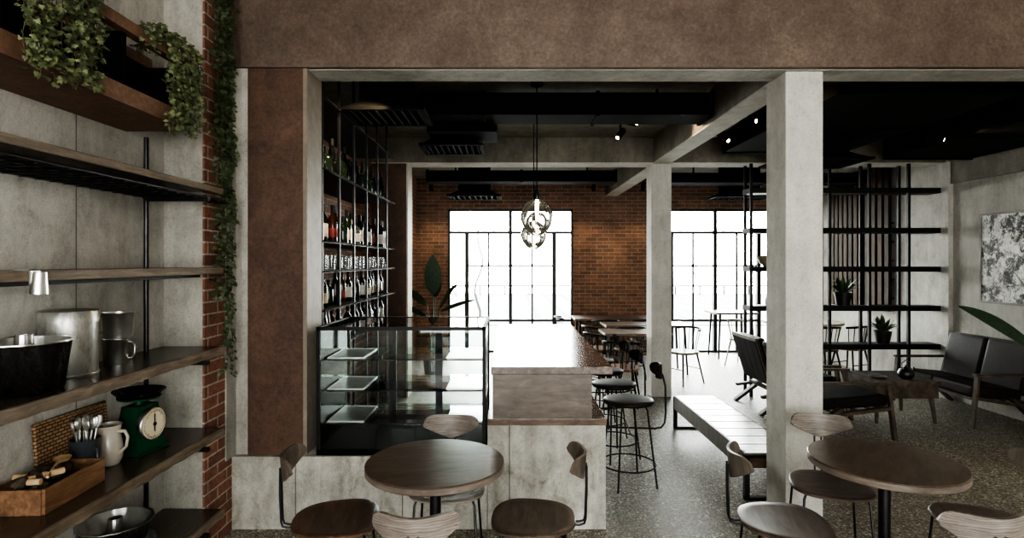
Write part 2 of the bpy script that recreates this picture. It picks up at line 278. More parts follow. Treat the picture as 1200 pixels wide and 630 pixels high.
# ------------------------------------------------------------------ mesh builder
class MB:
    def __init__(s): s.bm = bmesh.new()
    def _add(s, verts, faces):
        vs = [s.bm.verts.new(v) for v in verts]
        for f in faces:
            try: s.bm.faces.new([vs[i] for i in f]).material_index = 1
            except ValueError: pass
        return vs
    def box(s, x0, x1, y0, y1, z0, z1, bev=0.0, rot=None, piv=None):
        b = bmesh.new()
        vs = [b.verts.new((x, y, z)) for x in (x0, x1) for y in (y0, y1) for z in (z0, z1)]
        for f in ((0,1,3,2), (4,6,7,5), (0,4,5,1), (2,3,7,6), (0,2,6,4), (1,5,7,3)): b.faces.new([vs[i] for i in f])
        if bev > 0: bmesh.ops.bevel(b, geom=list(b.edges), offset=bev, segments=2, affect='EDGES', profile=0.6)
        if rot is not None:
            p = Vector(piv) if piv else Vector(((x0+x1)/2, (y0+y1)/2, (z0+z1)/2))
            bmesh.ops.transform(b, matrix=Matrix.Translation(p) @ rot.to_4x4() @ Matrix.Translation(-p), verts=list(b.verts))
        s._merge(b); return s
    def _merge(s, b):
        b.verts.index_update()
        s._add([v.co.copy() for v in b.verts], [[v.index for v in f.verts] for f in b.faces]); b.free()
    def beam(s, a, b, w, h, up=(0, 0, 1)):
        a = Vector(a); b = Vector(b); d = (b-a).normalized(); up = Vector(up)
        if abs(d.dot(up)) > 0.98: up = Vector((0, 1, 0))
        r = d.cross(up).normalized(); u = r.cross(d).normalized()
        vs = []
        for p in (a, b):
            for sx, sz in ((-1,-1), (1,-1), (1,1), (-1,1)): vs.append(p + r*sx*w/2 + u*sz*h/2)
        s._add(vs, [(3,2,1,0), (4,5,6,7), (0,1,5,4), (1,2,6,5), (2,3,7,6), (3,0,4,7)]); return s
    def tube(s, pts, r, n=8, closed=False, cap=True):
        pts = [Vector(p) for p in pts]; rs = r if isinstance(r, (list, tuple)) else [r]*len(pts)
        L = len(pts); rings = []; prev = None
        for i, p in enumerate(pts):
            if closed: t = (pts[(i+1) % L] - pts[i-1]).normalized()
            else: t = (pts[min(i+1, L-1)] - pts[max(i-1, 0)]).normalized()
            if prev is None:
                up = Vector((0, 0, 1)) if abs(t.z) < 0.9 else Vector((1, 0, 0))
                a = t.cross(up).normalized()
            else: a = (prev - t*prev.dot(t)).normalized()
            prev = a; b = t.cross(a)
            rings.append([s.bm.verts.new(p + (a*math.cos(2*PI*k/n) + b*math.sin(2*PI*k/n))*rs[i]) for k in range(n)])
        for i in range(L if closed else L-1):
            A, B = rings[i], rings[(i+1) % L]
            for k in range(n): s.bm.faces.new((A[k], A[(k+1) % n], B[(k+1) % n], B[k]))
        if cap and not closed:
            s.bm.faces.new(list(reversed(rings[0]))); s.bm.faces.new(rings[-1])
        return s
    def lathe(s, prof, n=24, c=(0, 0, 0), flute=0.0, nf=12, axis='Z', closed=False, sx=1, sy=1):
        c = Vector(c); rings = []
        def mp(x, y, z):
            v = Vector((x, y, z)) if axis == 'Z' else (Vector((z, x, y)) if axis == 'X' else Vector((x, z, y)))
            return c + v
        for r, z in prof:
            if r < 1e-6: rings.append([s.bm.verts.new(mp(0, 0, z))])
            else: rings.append([s.bm.verts.new(mp(sx*r*(1+flute*math.cos(nf*2*PI*k/n))*math.cos(2*PI*k/n), sy*r*(1+flute*math.cos(nf*2*PI*k/n))*math.sin(2*PI*k/n), z)) for k in range(n)])
        m = len(rings)
        for i in range(m if closed else m-1):
            A, B = rings[i], rings[(i+1) % m]
            for k in range(n):
                k2 = (k+1) % n
                if len(A) == 1 and len(B) == 1: continue
                if len(A) == 1: f = (A[0], B[k], B[k2])
                elif len(B) == 1: f = (A[k], A[k2], B[0])
                else: f = (A[k], A[k2], B[k2], B[k])
                s.bm.faces.new(f)
        return s
    def prism(s, outline, z0, z1, bev=0.0):
        b = bmesh.new()
        lo = [b.verts.new((x, y, z0)) for x, y in outline]; hi = [b.verts.new((x, y, z1)) for x, y in outline]
        n = len(outline)
        b.faces.new(list(reversed(lo))); b.faces.new(hi)
        for k in range(n): b.faces.new((lo[k], lo[(k+1) % n], hi[(k+1) % n], hi[k]))
        if bev > 0:
            es = [e for e in b.edges if abs(e.verts[0].co.z - e.verts[1].co.z) < 1e-6]
            bmesh.ops.bevel(b, geom=es, offset=bev, segments=2, affect='EDGES')
        s._merge(b); return s
    def grid(s, P, thick=None):
        """P[i][j] -> points; optionally thickened along its normal into a closed slab"""
        n, m = len(P), len(P[0])
        if thick is None:
            V = [[s.bm.verts.new(p) for p in row] for row in P]
            for i in range(n-1):
                for j in range(m-1): s.bm.faces.new((V[i][j], V[i+1][j], V[i+1][j+1], V[i][j+1]))
            return s
        def nor(i, j):
            a = P[min(i+1, n-1)][j] - P[max(i-1, 0)][j]; b = P[i][min(j+1, m-1)] - P[i][max(j-1, 0)]
            c = a.cross(b); return c.normalized() if c.length > 1e-9 else Vector((0, -1, 0))
        N = [[nor(i, j) for j in range(m)] for i in range(n)]
        A = [[s.bm.verts.new(P[i][j] + N[i][j]*thick/2) for j in range(m)] for i in range(n)]
        B = [[s.bm.verts.new(P[i][j] - N[i][j]*thick/2) for j in range(m)] for i in range(n)]
        for i in range(n-1):
            for j in range(m-1):
                s.bm.faces.new((A[i][j], A[i+1][j], A[i+1][j+1], A[i][j+1]))
                s.bm.faces.new((B[i][j], B[i][j+1], B[i+1][j+1], B[i+1][j]))
        for i in range(n-1):
            s.bm.faces.new((A[i][0], B[i][0], B[i+1][0], A[i+1][0])); s.bm.faces.new((A[i][m-1], A[i+1][m-1], B[i+1][m-1], B[i][m-1]))
        for j in range(m-1):
            s.bm.faces.new((A[0][j], A[0][j+1], B[0][j+1], B[0][j])); s.bm.faces.new((A[n-1][j], B[n-1][j], B[n-1][j+1], A[n-1][j+1]))
        return s
    def build(s, name, mat, parent=None, loc=None, sharp=62, fixn=True):
        me = bpy.data.meshes.new(name)
        if fixn: bmesh.ops.recalc_face_normals(s.bm, faces=list(s.bm.faces))
        s.bm.to_mesh(me); s.bm.free()
        me.set_sharp_from_angle(angle=math.radians(sharp))
        for p in me.polygons: p.use_smooth = p.material_index == 0; p.material_index = 0
        me.materials.append(mat)
        o = bpy.data.objects.new(name, me); COL.objects.link(o)
        if parent is not None: o.parent = parent
        if loc is not None: o.location = loc
        return o

def tag(o, label, cat, group=None, kind=None):
    o['label'] = label; o['category'] = cat
    if group: o['group'] = group
    if kind: o['kind'] = kind
    return o
def thing(name, label, cat, loc=(0, 0, 0), rz=0.0, group=None, kind=None):
    o = bpy.data.objects.new(name, None); o.empty_display_size = 0.05; COL.objects.link(o)
    o.location = loc; o.rotation_euler = (0, 0, rz)
    return tag(o, label, cat, group, kind)
def kids(o): return [c for c in bpy.data.objects if c.parent == o]
def dup(o, loc, rz=None, label=None, group=None, parent=None, scale=None):
    c = o.copy(); COL.objects.link(c)
    if parent is not None: c.parent = parent
    else:
        c.location = loc
        if rz is not None: c.rotation_euler = (0, 0, rz)
        if scale: c.scale = (scale,)*3
        if label: c['label'] = label
        if group: c['group'] = group
    for k in kids(o): dup(k, None, parent=c)
    return c
def struct(name, mb, mat, label=None, cat=None, parent=None):
    o = mb.build(name, mat, parent); o['kind'] = 'structure'
    if label: o['label'] = label
    if cat: o['category'] = cat
    return o
def sroot(name, label, cat): return thing(name, label, cat, kind='structure')
def rotz(a): return Matrix.Rotation(a, 3, 'Z')

# ------------------------------------------------------------------ setting
XL, XR, YB, YF = -2.15, 5.5, 10.6, -3.4
ZL, ZC = 2.944, 3.27           # lintel underside, rear ceiling
struct('floor', MB().box(XL-.2, XR+.2, YF-.2, YB+.25, -.12, 0), M['floor'], 'grey beige speckled terrazzo floor', 'floor')
struct('ceiling', MB().box(XL-.2, XR+.2, 3.88, YB+.2, ZC, ZC+.15), M['ceil'], 'dark raw concrete ceiling above the bar', 'ceiling')
struct('ceiling', MB().box(XL-.2, XR+.2, YF-.2, 3.66, 3.95, 4.1), M['ceil'], 'concrete ceiling over the front seating', 'ceiling')
SW = -2.0       # face of the shelf wall
struct('wall_left', MB().box(XL-.2, SW, YF-.2, 3.26, 0, 3.95), M['conc'], 'raw concrete side wall behind the plank shelves', 'wall')
struct('wall_left_end', MB().box(XL-.2, -1.777, 3.26, 3.9, 0, 3.95), M['conc_stub'], 'narrow concrete return at the end of the plank shelves', 'wall')
struct('wall_left_brick', MB().box(-1.777, -1.765, 3.262, 3.9, 0, 3.95), M['brick_s'], 'narrow red brick strip beside the ivy', 'wall')
struct('wall_bar', MB().box(XL-.2, -1.74, 3.9, YB, 0, ZC), M['brick_l'], 'brick side wall behind the bottle rack', 'wall')
struct('wall_right', MB().box(XR, XR+.2, YF-.2, YB+.2, 0, 3.95), M['conc_r'], 'pale concrete right wall with framed print', 'wall')
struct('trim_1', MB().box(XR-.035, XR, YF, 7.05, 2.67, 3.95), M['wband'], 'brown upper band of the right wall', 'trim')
struct('trim_2', MB().box(XR-.06, XR, 6.98, 7.32, 0, ZL), M['conc_r'], 'concrete pilaster at the right end of the open shelving', 'pilaster')

# back wall with two window openings
W1, W2 = (-1.16, 1.20), (2.71, 5.07); WT = 2.70
bw = MB()
for x0, x1 in ((XL, W1[0]), (W1[1], W2[0]), (W2[1], XR+.2)): bw.box(x0, x1, YB, YB+.2, 0, ZC)
for x0, x1 in (W1, W2): bw.box(x0, x1, YB, YB+.2, WT, ZC)
struct('wall_back', bw, M['brick_b'], 'red brown brick back wall around the two tall windows', 'wall')
def window(n, x0, x1, label):
    r = sroot('window_%d' % n, label, 'window')
    y = YB+.04; w = x1-x0; k = lambda t: x0 + w*t
    f = MB()
    f.box(x0, x0+.04, y, y+.09, 0, WT).box(x1-.04, x1, y, y+.09, 0, WT).box(x0, x1, y, y+.09, WT-.04, WT).box(x0, x1, y, y+.09, 0, .04)
    f.build('window_frame', M['frame'], r)
    t = MB(); t.box(x0, x1, y-.01, y+.08, 2.235, 2.285)
    for q, ww in ((.15, .075), (.5, .065), (.85, .075)): t.box(k(q)-ww/2, k(q)+ww/2, y-.005, y+.075, 0, 2.24 if q != .5 else WT)
    t.build('mullion', M['frame'], r)
    g = MB()
    for q in (.325, .675): g.box(k(q)-.018, k(q)+.018, y+.02, y+.05, 0, 2.24)
    g.box(k(.15), k(.85), y+.02, y+.05, 1.615, 1.65).box(x0, x1, y+.02, y+.05, .58, .62).box(x0, x1, y+.02, y+.05, .5, .515)
    g.build('glazing_bar', M['frame'], r)
    MB().box(x0+.03, x1-.03, y+.03, y+.036, .03, WT-.03).build('pane', M['glass'], r)
window(1, *W1, 'tall black framed glazed doors in the brick wall beyond the bar')
window(2, *W2, 'tall black framed glazed doors between the two concrete pillars')
# street side behind the camera, unseen; openings sized to set the front light
fw = MB()
for x0, x1 in ((XL, -1.7), (.35, .75), (2.8, 3.3), (4.1, XR)): fw.box(x0, x1, YF-.2, YF, 0, 3.95)
fw.box(XL, XR, YF-.2, YF, 0, .35).box(XL, XR, YF-.2, YF, 3.3, 3.95)
struct('wall_front', fw, M['conc_stub'], 'street side wall with three wide openings', 'wall')

# portal with corten fascia, beams, pillars
DP = 3.65
struct('lintel', MB().box(-1.93, XR, DP, DP+.23, ZL, 3.95), M['soffit'], 'concrete lintel over the bar front', 'lintel')
struct('fascia', MB().box(-1.80, XR, DP-.045, DP, ZL+.004, 3.95), M['rust_f'], 'broad brown corten steel fascia across the top', 'fascia')
struct('portal_return', MB().box(-1.765, -1.757, 3.495, 3.9, .465, ZL), M['conc_stub'], 'thin concrete edge beside the ivy brick strip', 'jamb')
struct('portal_jamb', MB().box(-1.757, -1.68, DP-.03, DP+.23, .465, ZL), M['conc_stub'], 'slim concrete jamb between brick strip and rusty column', 'jamb')
rc = sroot('corten_column', 'rusty brown corten column at the left end of the bar', 'column')
MB().box(-1.68, -1.325, DP-.035, DP+.25, .465, ZL).build('cladding', M['rust'], rc)
MB().box(-1.325, -1.30, DP-.033, DP+.25, .465, ZL).build('edge_strip', M['trim'], rc)
rc2 = sroot('corten_column', 'dark rusty column beside the brick back wall', 'column')
MB().box(-1.739, -1.30, 7.1, 7.4, 0, ZL).build('cladding', M['rust'], rc2)
MB().box(-1.30, -1.28, 7.1, 7.4, 0, ZL).build('edge_strip', M['trim_lit'], rc2)
struct('concrete_pillar', MB().box(1.80, 2.045, DP+.02, DP+.3, 0, ZL, .008), M['pillar'], 'large pale concrete pillar in front of the lounge', 'pillar')
struct('concrete_pillar', MB().box(1.79, 2.045, 7.1, 7.36, 0, ZL, .008), M['pillar'], 'slim concrete pillar further back beside the bar', 'pillar')
for nm, lab, cat, bx in (('ceiling_beam', 'concrete beam running back from the large pillar', 'beam', (1.815, 2.03, 3.88, YB)),
                         ('lintel', 'concrete cross beam above the far end of the bar', 'lintel', (-1.74, 1.815, 7.1, 7.4)),
                         ('lintel', 'concrete cross beam above the open shelving', 'lintel', (2.03, XR, 7.1, 7.4))):
    r = sroot(nm, lab, cat)
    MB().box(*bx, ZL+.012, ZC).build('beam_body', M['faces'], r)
    MB().box(*bx, ZL, ZL+.012).build('soffit', M['pillar'], r)  # thin pale board paints light bounced from the floor onto the underside
struct('plinth', MB().box(-1.79, -.142, 3.58, 4.42, 0, .465, .004), M['base'], 'low stained concrete plinth under display case', 'plinth')

# outside
struct('terrace', MB().box(-30, 40, YB+.25, 16.5, -.12, -.02), M['terrace'], 'bright stone terrace outside', 'terrace')
struct('terrace_deck', MB().box(-30, 40, 16.5, 31, -.12, -.02), M['deck'], 'pale planked ground outside', 'ground')
rl = thing('terrace_railing', 'low grey railing at the far edge of the terrace', 'railing', (0, 30, -.02))
MB().box(-25, 35, -.03, .03, .42, .5).build('rail', M['rail'], rl)
for k in range(24): MB().box(-12+k*1.3, -11.92+k*1.3, -.03, .03, 0, .42).build('post', M['rail'], rl)
kb = struct('terrace_kerb', MB().box(-30, 40, 16.3, 16.5, -.02, .06), M['rail'], 'grey kerb across the terrace', 'kerb')
tw = thing('bare_sapling', 'thin bare sapling outside the left window', 'tree', (-.85, 14.5, -.02))
pts = []; z = 0
for k in range(14): pts.append((.09*math.sin(k*1.1)+.03*k*.9*(.4), .05*math.cos(k), z)); z += .24
MB().tube(pts, [.04-.002*k for k in range(14)], 6).build('trunk', M['twig'], tw)
tb = MB()
for k in (5, 7, 9, 11): tb.tube([pts[k], (pts[k][0]+rnd.uniform(-.25, .25), 0, pts[k][2]+.25), (pts[k][0]+rnd.uniform(-.4, .4), 0, pts[k][2]+.5)], [.009, .006, .003], 5)
tb.build('twigs', M['twig'], tw)

# ------------------------------------------------------------------ bar counter
bar = thing('bar_counter', 'long bar with concrete base, brown ledge and raised glossy wooden top', 'bar counter', (0, 3.58, 0))
MB().box(-.14, .613, 0, 2.42, 0, .665, .004).build('concrete_base', M['base'], bar)
MB().box(-.142, .618, -.012, 2.43, .665, .708, .004).build('ledge', M['ledge'], bar)
MB().box(-.108, .523, -.006, 2.41, .708, .988).build('upper_panel', M['barwood'], bar)
MB().box(-.116, .657, -.015, 2.43, .988, 1.037, .005).build('countertop', M['bartop'], bar)

# display case
x0, x1, y0, y1, z0, z1 = -1.235, -.152, 3.6, 4.3, .466, 1.285
dc = thing('display_case', 'black framed glass display case on the concrete plinth', 'display case', (0, 0, z0))
Z = lambda z: z - z0
b = MB().box(x0, x1, y0, y1, 0, Z(.50)); b.build('base', M['matte'], dc)
fr = MB(); t = .022
for x in (x0, x1-t):
    for y in (y0, y1-t): fr.box(x, x+t, y, y+t, Z(.5), Z(z1))
for z in (Z(z1)-t,):
    fr.box(x0, x1, y0, y0+t, z, z+t).box(x0, x1, y1-t, y1, z, z+t).box(x0, x0+t, y0, y1, z, z+t).box(x1-t, x1, y0, y1, z, z+t)
fr.build('frame', M['black'], dc)
mu = MB()
for x in (-.885, -.535): mu.box(x-.026, x+.026, y1-.03, y1-.005, Z(.5), Z(z1)-t)
for z in (.755, .995): mu.box(x0+t, x1-t, y1-.03, y1-.005, Z(z)-.018, Z(z)+.018)
mu.build('back_door_frame', M['black'], dc)
MB().box(x0+t, x1-t, y0+.006, y0+.012, Z(.5), Z(z1)-t).build('front_pane', M['case_glass'], dc)
MB().box(x0+t, x1-t, y1-.018, y1-.012, Z(.5), Z(z1)-t).build('back_pane', M['case_glass'], dc)
for x in (x0+.006, x1-.012): MB().box(x, x+.006, y0+t, y1-t, Z(.5), Z(z1)-t).build('side_pane', M['case_glass'], dc)
MB().box(x0+t, x1-t, y0+t, y1-t, Z(z1)-.012, Z(z1)-.004).build('top_pane', M['case_glass'], dc)
for z in (.64, .855, 1.06): MB().box(x0+.02, x1-.02, y0+.12, y1-.06, Z(z)-.01, Z(z)).build('glass_shelf', M['shelf_glass'], dc)
lv = {.64: 'bottom', .855: 'middle', 1.06: 'top'}
reflector0 = None  # added plates stand in for bright window reflections on the glass shelves
for z in (.64, .855, 1.06):
    for side, xx in (('left', -1.09), ('right', -.3)):
        lab = 'added steel reflector plate at the %s end of the %s glass shelf' % (side, lv[z])
        if reflector0 is None:
            reflector0 = thing('reflector_plate', lab, 'tray', (xx, 3.94, z), 0, 'added reflectors in the display case')
            MB().box(-.115, .115, -.19, .19, 0, .006).build('reflector_base', M['steel'], reflector0)
            MB().box(-.12, .12, -.2, -.19, 0, .008).box(-.12, .12, .19, .2, 0, .008).box(-.12, -.115, -.2, .2, 0, .008).box(.115, .12, -.2, .2, 0, .008).build('rim', M['steel'], reflector0)
        else: dup(reflector0, (xx, 3.94, z), 0, lab)

# ------------------------------------------------------------------ bottle rack
RX = -1.31
rk = thing('bottle_rack', 'tall black metal bottle rack running back along the brick wall', 'rack', (0, 0, 0))
py = [3.93, 4.33, 4.74, 5.16, 5.58, 6.0]
for y in py:
    MB().box(RX-.009, RX+.009, y-.009, y+.009, .47 if y < 4.4 else 0, ZC-.02).build('post', M['black'], rk)
shz = [2.36, 1.853, 1.64, 1.365, 1.08, 2.86]
for z in shz:
    sh = MB().box(-1.735, RX+.02, 3.92, 6.22, z-.014, z).build('shelf', M['black'], rk)
    MB().tube([(RX+.022, 3.92, z-.006), (RX+.022, 6.3, z-.006)], .006, 6).build('front_rail', M['matte'], sh)
def bottle(name, label, cat, prof, bm_, lm, lz, cap, grp, foil=M['black']):
    t = thing(name, label, cat, (0, 0, 0), 0, grp)
    bd = MB().lathe(prof, 14).build('body', bm_, t)
    r = max(p[0] for p in prof)
    if lm: MB().lathe([(r+.0008, lz[0]), (r+.0012, lz[0]+.001), (r+.0012, lz[1]-.001), (r+.0008, lz[1])], 14).build('label', lm, bd)
    zt = prof[-1][1]
    MB().lathe([(0, zt-cap), (.0155, zt-cap), (.0165, zt+.002), (0, zt+.004)], 10).build('cap', foil, t)
    return t
WINE = [(0, 0), (.036, 0), (.038, .006), (.038, .165), (.034, .185), (.018, .21), (.0145, .225), (.0145, .285)]
SQ = [(0, 0), (.042, 0), (.044, .006), (.044, .13), (.04, .148), (.02, .165), (.0145, .175), (.0145, .225)]
TALL = [(0, 0), (.031, 0), (.033, .006), (.03, .17), (.022, .22), (.0145, .25), (.0145, .305)]
kinds = [('wine_bottle', WINE, M['bot_k'], M['lab_w'], (.04, .14), 'black wine bottle with white label'),
         ('liquor_bottle', SQ, M['bot_g'], None, None, 'squat dark green liquor bottle'),
         ('wine_bottle', WINE, M['bot_g'], M['lab_c'], (.035, .12), 'dark green wine bottle with cream label'),
         ('spirit_bottle', TALL, M['bot_k'], None, None, 'tall plain black spirit bottle'),
         ('liquor_bottle', SQ, M['bot_c'], M['lab_w'], (.03, .1), 'clear squat liquor bottle with white label'),
         ('wine_bottle', WINE, M['bot_b'], M['lab_r'], (.04, .11), 'brown bottle with red label')]
protos = {}
def put_bottle(k, x, y, z, where, s=1.0):
    nm, pf, bmn, lm, lz, desc = kinds[k]
    lab = '%s on the %s' % (desc, where); grp = '%s, %s' % (desc, where)
    if k not in protos:
        protos[k] = bottle(nm, lab, 'bottle', pf, bmn, lm, lz, .05, grp); protos[k].location = (x, y, z); protos[k].scale = (s,)*3
    else: dup(protos[k], (x, y, z), rnd.uniform(0, 6), lab, grp, scale=s)
order = [0, 1, 0, 2, 3, 0, 2, 4, 5, 3, 0, 1]
order2 = [1, 3, 1]
rows = [(1.853, 'rack shelf at eye level', 23, 1.0), (1.365, 'rack shelf below the glasses', 23, .88), (1.08, 'lowest rack shelf behind the display case', 22, .88), (2.36, 'upper rack shelf', 20, 1.0)]
for ri, (z, wh, n, s) in enumerate(rows):
    for k in range(n):
        y = 3.99 + k*(2.18/n) + rnd.uniform(-.012, .012)
        kk = order2[k % 3] if ri == 3 else order[(k*5+ri*3+rnd.randrange(3)) % len(order)]
        put_bottle(kk, RX-.06-rnd.uniform(0, .05), y, z, wh, s)
g0 = None
for k in range(24):
    y = 3.98 + k*.092; lab = 'clear stemless tumbler standing on the narrow rack shelf'
    if g0 is None:
        g0 = tag(MB().lathe([(0, .006), (.026, .006), (.032, .11), (.0335, .11), (.0285, 0), (0, 0)], 14).build('tumbler', M['clear'], None, (RX-.06, y, 1.64)), lab, 'glass', 'tumblers on the narrow rack shelf')
    else: dup(g0, (RX-.06-rnd.uniform(0, .02), y, 1.64))
for k in range(22):
    dup(g0, (RX-.17, 4.02+k*.098, 1.64), None, 'clear stemless tumbler in the back row of the narrow rack shelf', 'back row tumblers on the narrow rack shelf')

# ------------------------------------------------------------------ pendants
def pendant(x, y, zc, label, r):
    p = thing('pendant_light', label, 'pendant light', (x, y, zc), 0, 'glass pendants over the bar')
    prof = []
    for k in range(0, 25):
        a = PI*(0.06 + 0.94*k/24); prof.append((r*math.sin(a)*(1.0 if a < 1.7 else 1-.12*(a-1.7)), r*1.15*math.cos(a)))
    MB().lathe(prof, 48, flute=.018, nf=12).build('glass_shade', M['pend'], p)
    inn = [(r*.62*math.sin(PI*(.1+.85*k/14)), -.25*r+r*.62*math.cos(PI*(.1+.85*k/14))) for k in range(15)]
    MB().lathe(inn, 40, flute=.03, nf=10).build('inner_glass', M['pend'], p)
    MB().lathe([(0, r*1.1), (.022, r*1.1), (.024, r*1.1+.03), (.017, r*1.1+.09), (0, r*1.1+.1)], 16).build('socket', M['gun'], p); sk = bpy.data.objects[list(bpy.data.objects.keys())[0]] if False else [c for c in bpy.data.objects if c.parent == p and c.name.startswith('socket')][0]
    MB().lathe([(0, r*.2), (.011, r*.2), (.015, r*.5), (.013, r*1.1), (0, r*1.1)], 12).build('bulb', M['fil'], sk)
    MB().tube([(0, 0, r*1.1+.09), (0, 0, ZC-zc-.02)], .0055, 6).build('cord', M['matte'], p)
    MB().lathe([(0, ZC-zc-.03), (.055, ZC-zc-.03), (.055, ZC-zc), (0, ZC-zc)], 20).build('canopy', M['matte'], p)
pendant(.24, 4.92, 2.09, 'clear ribbed glass pendant hanging over the bar, the nearer one', .14)
pendant(.27, 6.25, 2.0, 'clear ribbed glass pendant hanging over the bar, the further one', .14)

# ------------------------------------------------------------------ ceiling services
def duct(label, a, b, name='air_duct', ribs=True):
    o = thing(name, label, 'duct', (0, 0, 0))
    MB().box(a[0], b[0], a[1], b[1], a[2], b[2]).build('casing', M['matte'], o)
    e = .012
    L = b[0]-a[0]; LY = b[1]-a[1]
    if L > LY:
        n = max(2, int(L/1.0)); xs = [a[0]+.02+k*(L-.04)/n for k in range(n+1)]
        for x in xs: MB().box(x-.015, x+.015, a[1]-e, b[1]+e, a[2]-e, min(b[2]+e, ZC-.002)).build('flange', M['matte'], o)
    else:
        n = max(2, int(LY/1.0)); ys = [a[1]+.02+k*(LY-.04)/n for k in range(n+1)]
        for y in ys: MB().box(a[0]-e, b[0]+e, y-.015, y+.015, a[2]-e, min(b[2]+e, ZC-.002)).build('flange', M['matte'], o)
    for tt in (.15, .85):
        x = a[0]+L*tt if L > LY else (a[0]+b[0])/2; y = a[1]+LY*tt if L <= LY else (a[1]+b[1])/2
        MB().box(x-.01, x+.01, y-.01, y+.01, b[2]-.01, ZC).build('hanger', M['matte'], o)
def diffuser(label, x, y, z, w=.62, d=.5, ztop=None):
    o = thing('ceiling_diffuser', label, 'air diffuser', (x, y, z))
    k = .62
    MB()._add([(-w/2, -d/2, 0), (w/2, -d/2, 0), (w/2, d/2, 0), (-w/2, d/2, 0), (-w/2*k, -d/2*k, .1), (w/2*k, -d/2*k, .1), (w/2*k, d/2*k, .1), (-w/2*k, d/2*k, .1)], []) if False else None
    m = MB(); m._add([(-w/2, -d/2, .02), (w/2, -d/2, .02), (w/2, d/2, .02), (-w/2, d/2, .02), (-w/2*k, -d/2*k, .1), (w/2*k, -d/2*k, .1), (w/2*k, d/2*k, .1), (-w/2*k, d/2*k, .1)],
        [(0,1,5,4), (1,2,6,5), (2,3,7,6), (3,0,4,7), (4,5,6,7)])
    m.build('hood', M['matte'], o)
    m = MB().box(-w/2-.02, w/2+.02, -d/2-.02, -d/2+.02, 0, .025).box(-w/2-.02, w/2+.02, d/2-.02, d/2+.02, 0, .025).box(-w/2-.02, -w/2+.02, -d/2, d/2, 0, .025).box(w/2-.02, w/2+.02, -d/2, d/2, 0, .025)
    m.build('rim', M['matte'], o)
    m = MB()
    for q in range(9):
        xx = -w/2+.05+q*(w-.1)/8; m.box(xx-.004, xx+.018, -d/2, d/2, .004, .02, rot=Matrix.Rotation(.5, 3, 'Y'))
    m.build('louvres', M['matte'], o)
    m = MB().box(-w/2*k, w/2*k, -d/2*k, d/2*k, .1, (ztop or ZC)-z); m.build('neck', M['matte'], o)
duct('long black air duct crossing above the bar', (-1.25, 4.95, 2.995), (1.8, 5.3, 3.19))
duct('black air duct running below the far cross beam', (-1.2, 8.1, 2.86), (1.55, 8.4, 3.02))
diffuser('black louvred diffuser hanging left above the display case', -.98, 4.55, 2.86)
diffuser('black louvred diffuser hanging in front of the far cross beam', -.58, 5.85, 2.86, .6)
diffuser('black louvred diffuser near the top of the brick back wall', -.55, 8.95, 2.72, .8)
ac = thing('ceiling_unit', 'black box ventilation unit hanging under the bar ceiling', 'ventilation unit', (-.45, 5.5, 2.93))
MB().box(-.33, .33, -.19, .3, 0, .3).build('casing', M['matte'], ac); MB().box(-.02, .02, 0, .04, .3, ZC-2.93).build('hanger', M['matte'], ac)
duct('wide black air duct over the lounge beside the large pillar', (2.5, 4.25, 2.98), (3.9, 6.6, 3.2))
duct('black air duct along the right wall over the sofa', (4.35, 4.25, 2.9), (5.35, 6.55, 3.2))
duct('black cross duct behind the fascia on the right', (2.1, 4.02, 3.02), (5.3, 4.18, 3.22))
duct('black air duct in front of the right window', (2.3, 8.2, 2.86), (5.2, 8.55, 3.0))
diffuser('black louvred diffuser above the open shelving', 3.35, 6.2, 2.78, .9, .6, 3.0)
diffuser('black louvred diffuser near the right window', 3.75, 9.2, 2.74, .9)
def spot(label, x, y, z, dx, dy, dz, on=True, ztop=None):
    ztop = ztop or ZC
    o = thing('spotlight', label, 'spotlight', (x, y, z), 0, 'black ceiling spotlights')
    d = Vector((dx, dy, dz)).normalized()
    m = MB().tube([-d*.07, d*.07], .034, 14); hd = m.build('head', M['matte'], o)
    m = MB().tube([(0, 0, .03), (0, 0, ztop-z)], .009, 6); m.build('stem', M['matte'], o)
    m = MB().tube([d*.062, d*.074], .016, 12); m.build('lamp_face', M['bulb'], hd)
    if on:
        L = bpy.data.lights.new('spot_lamp', 'SPOT'); L.energy = on; L.color = (1, .74, .45); L.spot_size = 1.2; L.spot_blend = .7; L.shadow_soft_size = .03
        lo = bpy.data.objects.new('spot_lamp', L); COL.objects.link(lo); lo.location = Vector((x, y, z))+d*.09
        lo.rotation_euler = d.to_track_quat('-Z', 'Y').to_euler()
def P(px, py_, D): return ((px-CX)*D/F, D, H-(py_-CY)*D/F)
for (px, py_, D, dd, en, lab) in (
    (727, 157, 5.9, (-.5, -.5, -.6), 30, 'left lower spotlight of the pair beside the ceiling beam'),
    (739, 143, 5.7, (.6, -.45, -.25), 30, 'right upper spotlight of the pair beside the ceiling beam'),
    (848, 160, 5.6, (.4, -.5, -.6), 30, 'spotlight low behind the large beam'),
    (877, 142, 5.2, (.5, -.5, -.1), 30, 'spotlight just left of the large pillar under the beam'),
    (1096, 161, 5.34, (.75, -.35, -.3), 60, 'spotlight shining beside the open shelving')):
    x, y, z = P(px, py_, D); spot(lab, x, y, z, *dd, on=en)
spot('small added spotlight lighting the brick behind the rack, nearer one', -.85, 4.05, 3.12, -.7, .55, -.9, 60)  # extra lamp added to warm the brick behind the bottles
spot('small added spotlight lighting the brick behind the rack, further one', -1.0, 5.3, 3.13, -.8, -.1, -.9, 45)  # second extra lamp for the brick, added further back
spot('small spotlight washing the brick wall right of the left window', 1.45, 9.7, 3.0, 0, .6, -1, 26)
spot('small spotlight washing the brick wall in the left corner', -1.35, 9.7, 3.0, 0, .6, -1, 26)
spot('small spotlight washing the brick beside the second pillar', 2.3, 9.7, 3.0, 0, .6, -1, 22)

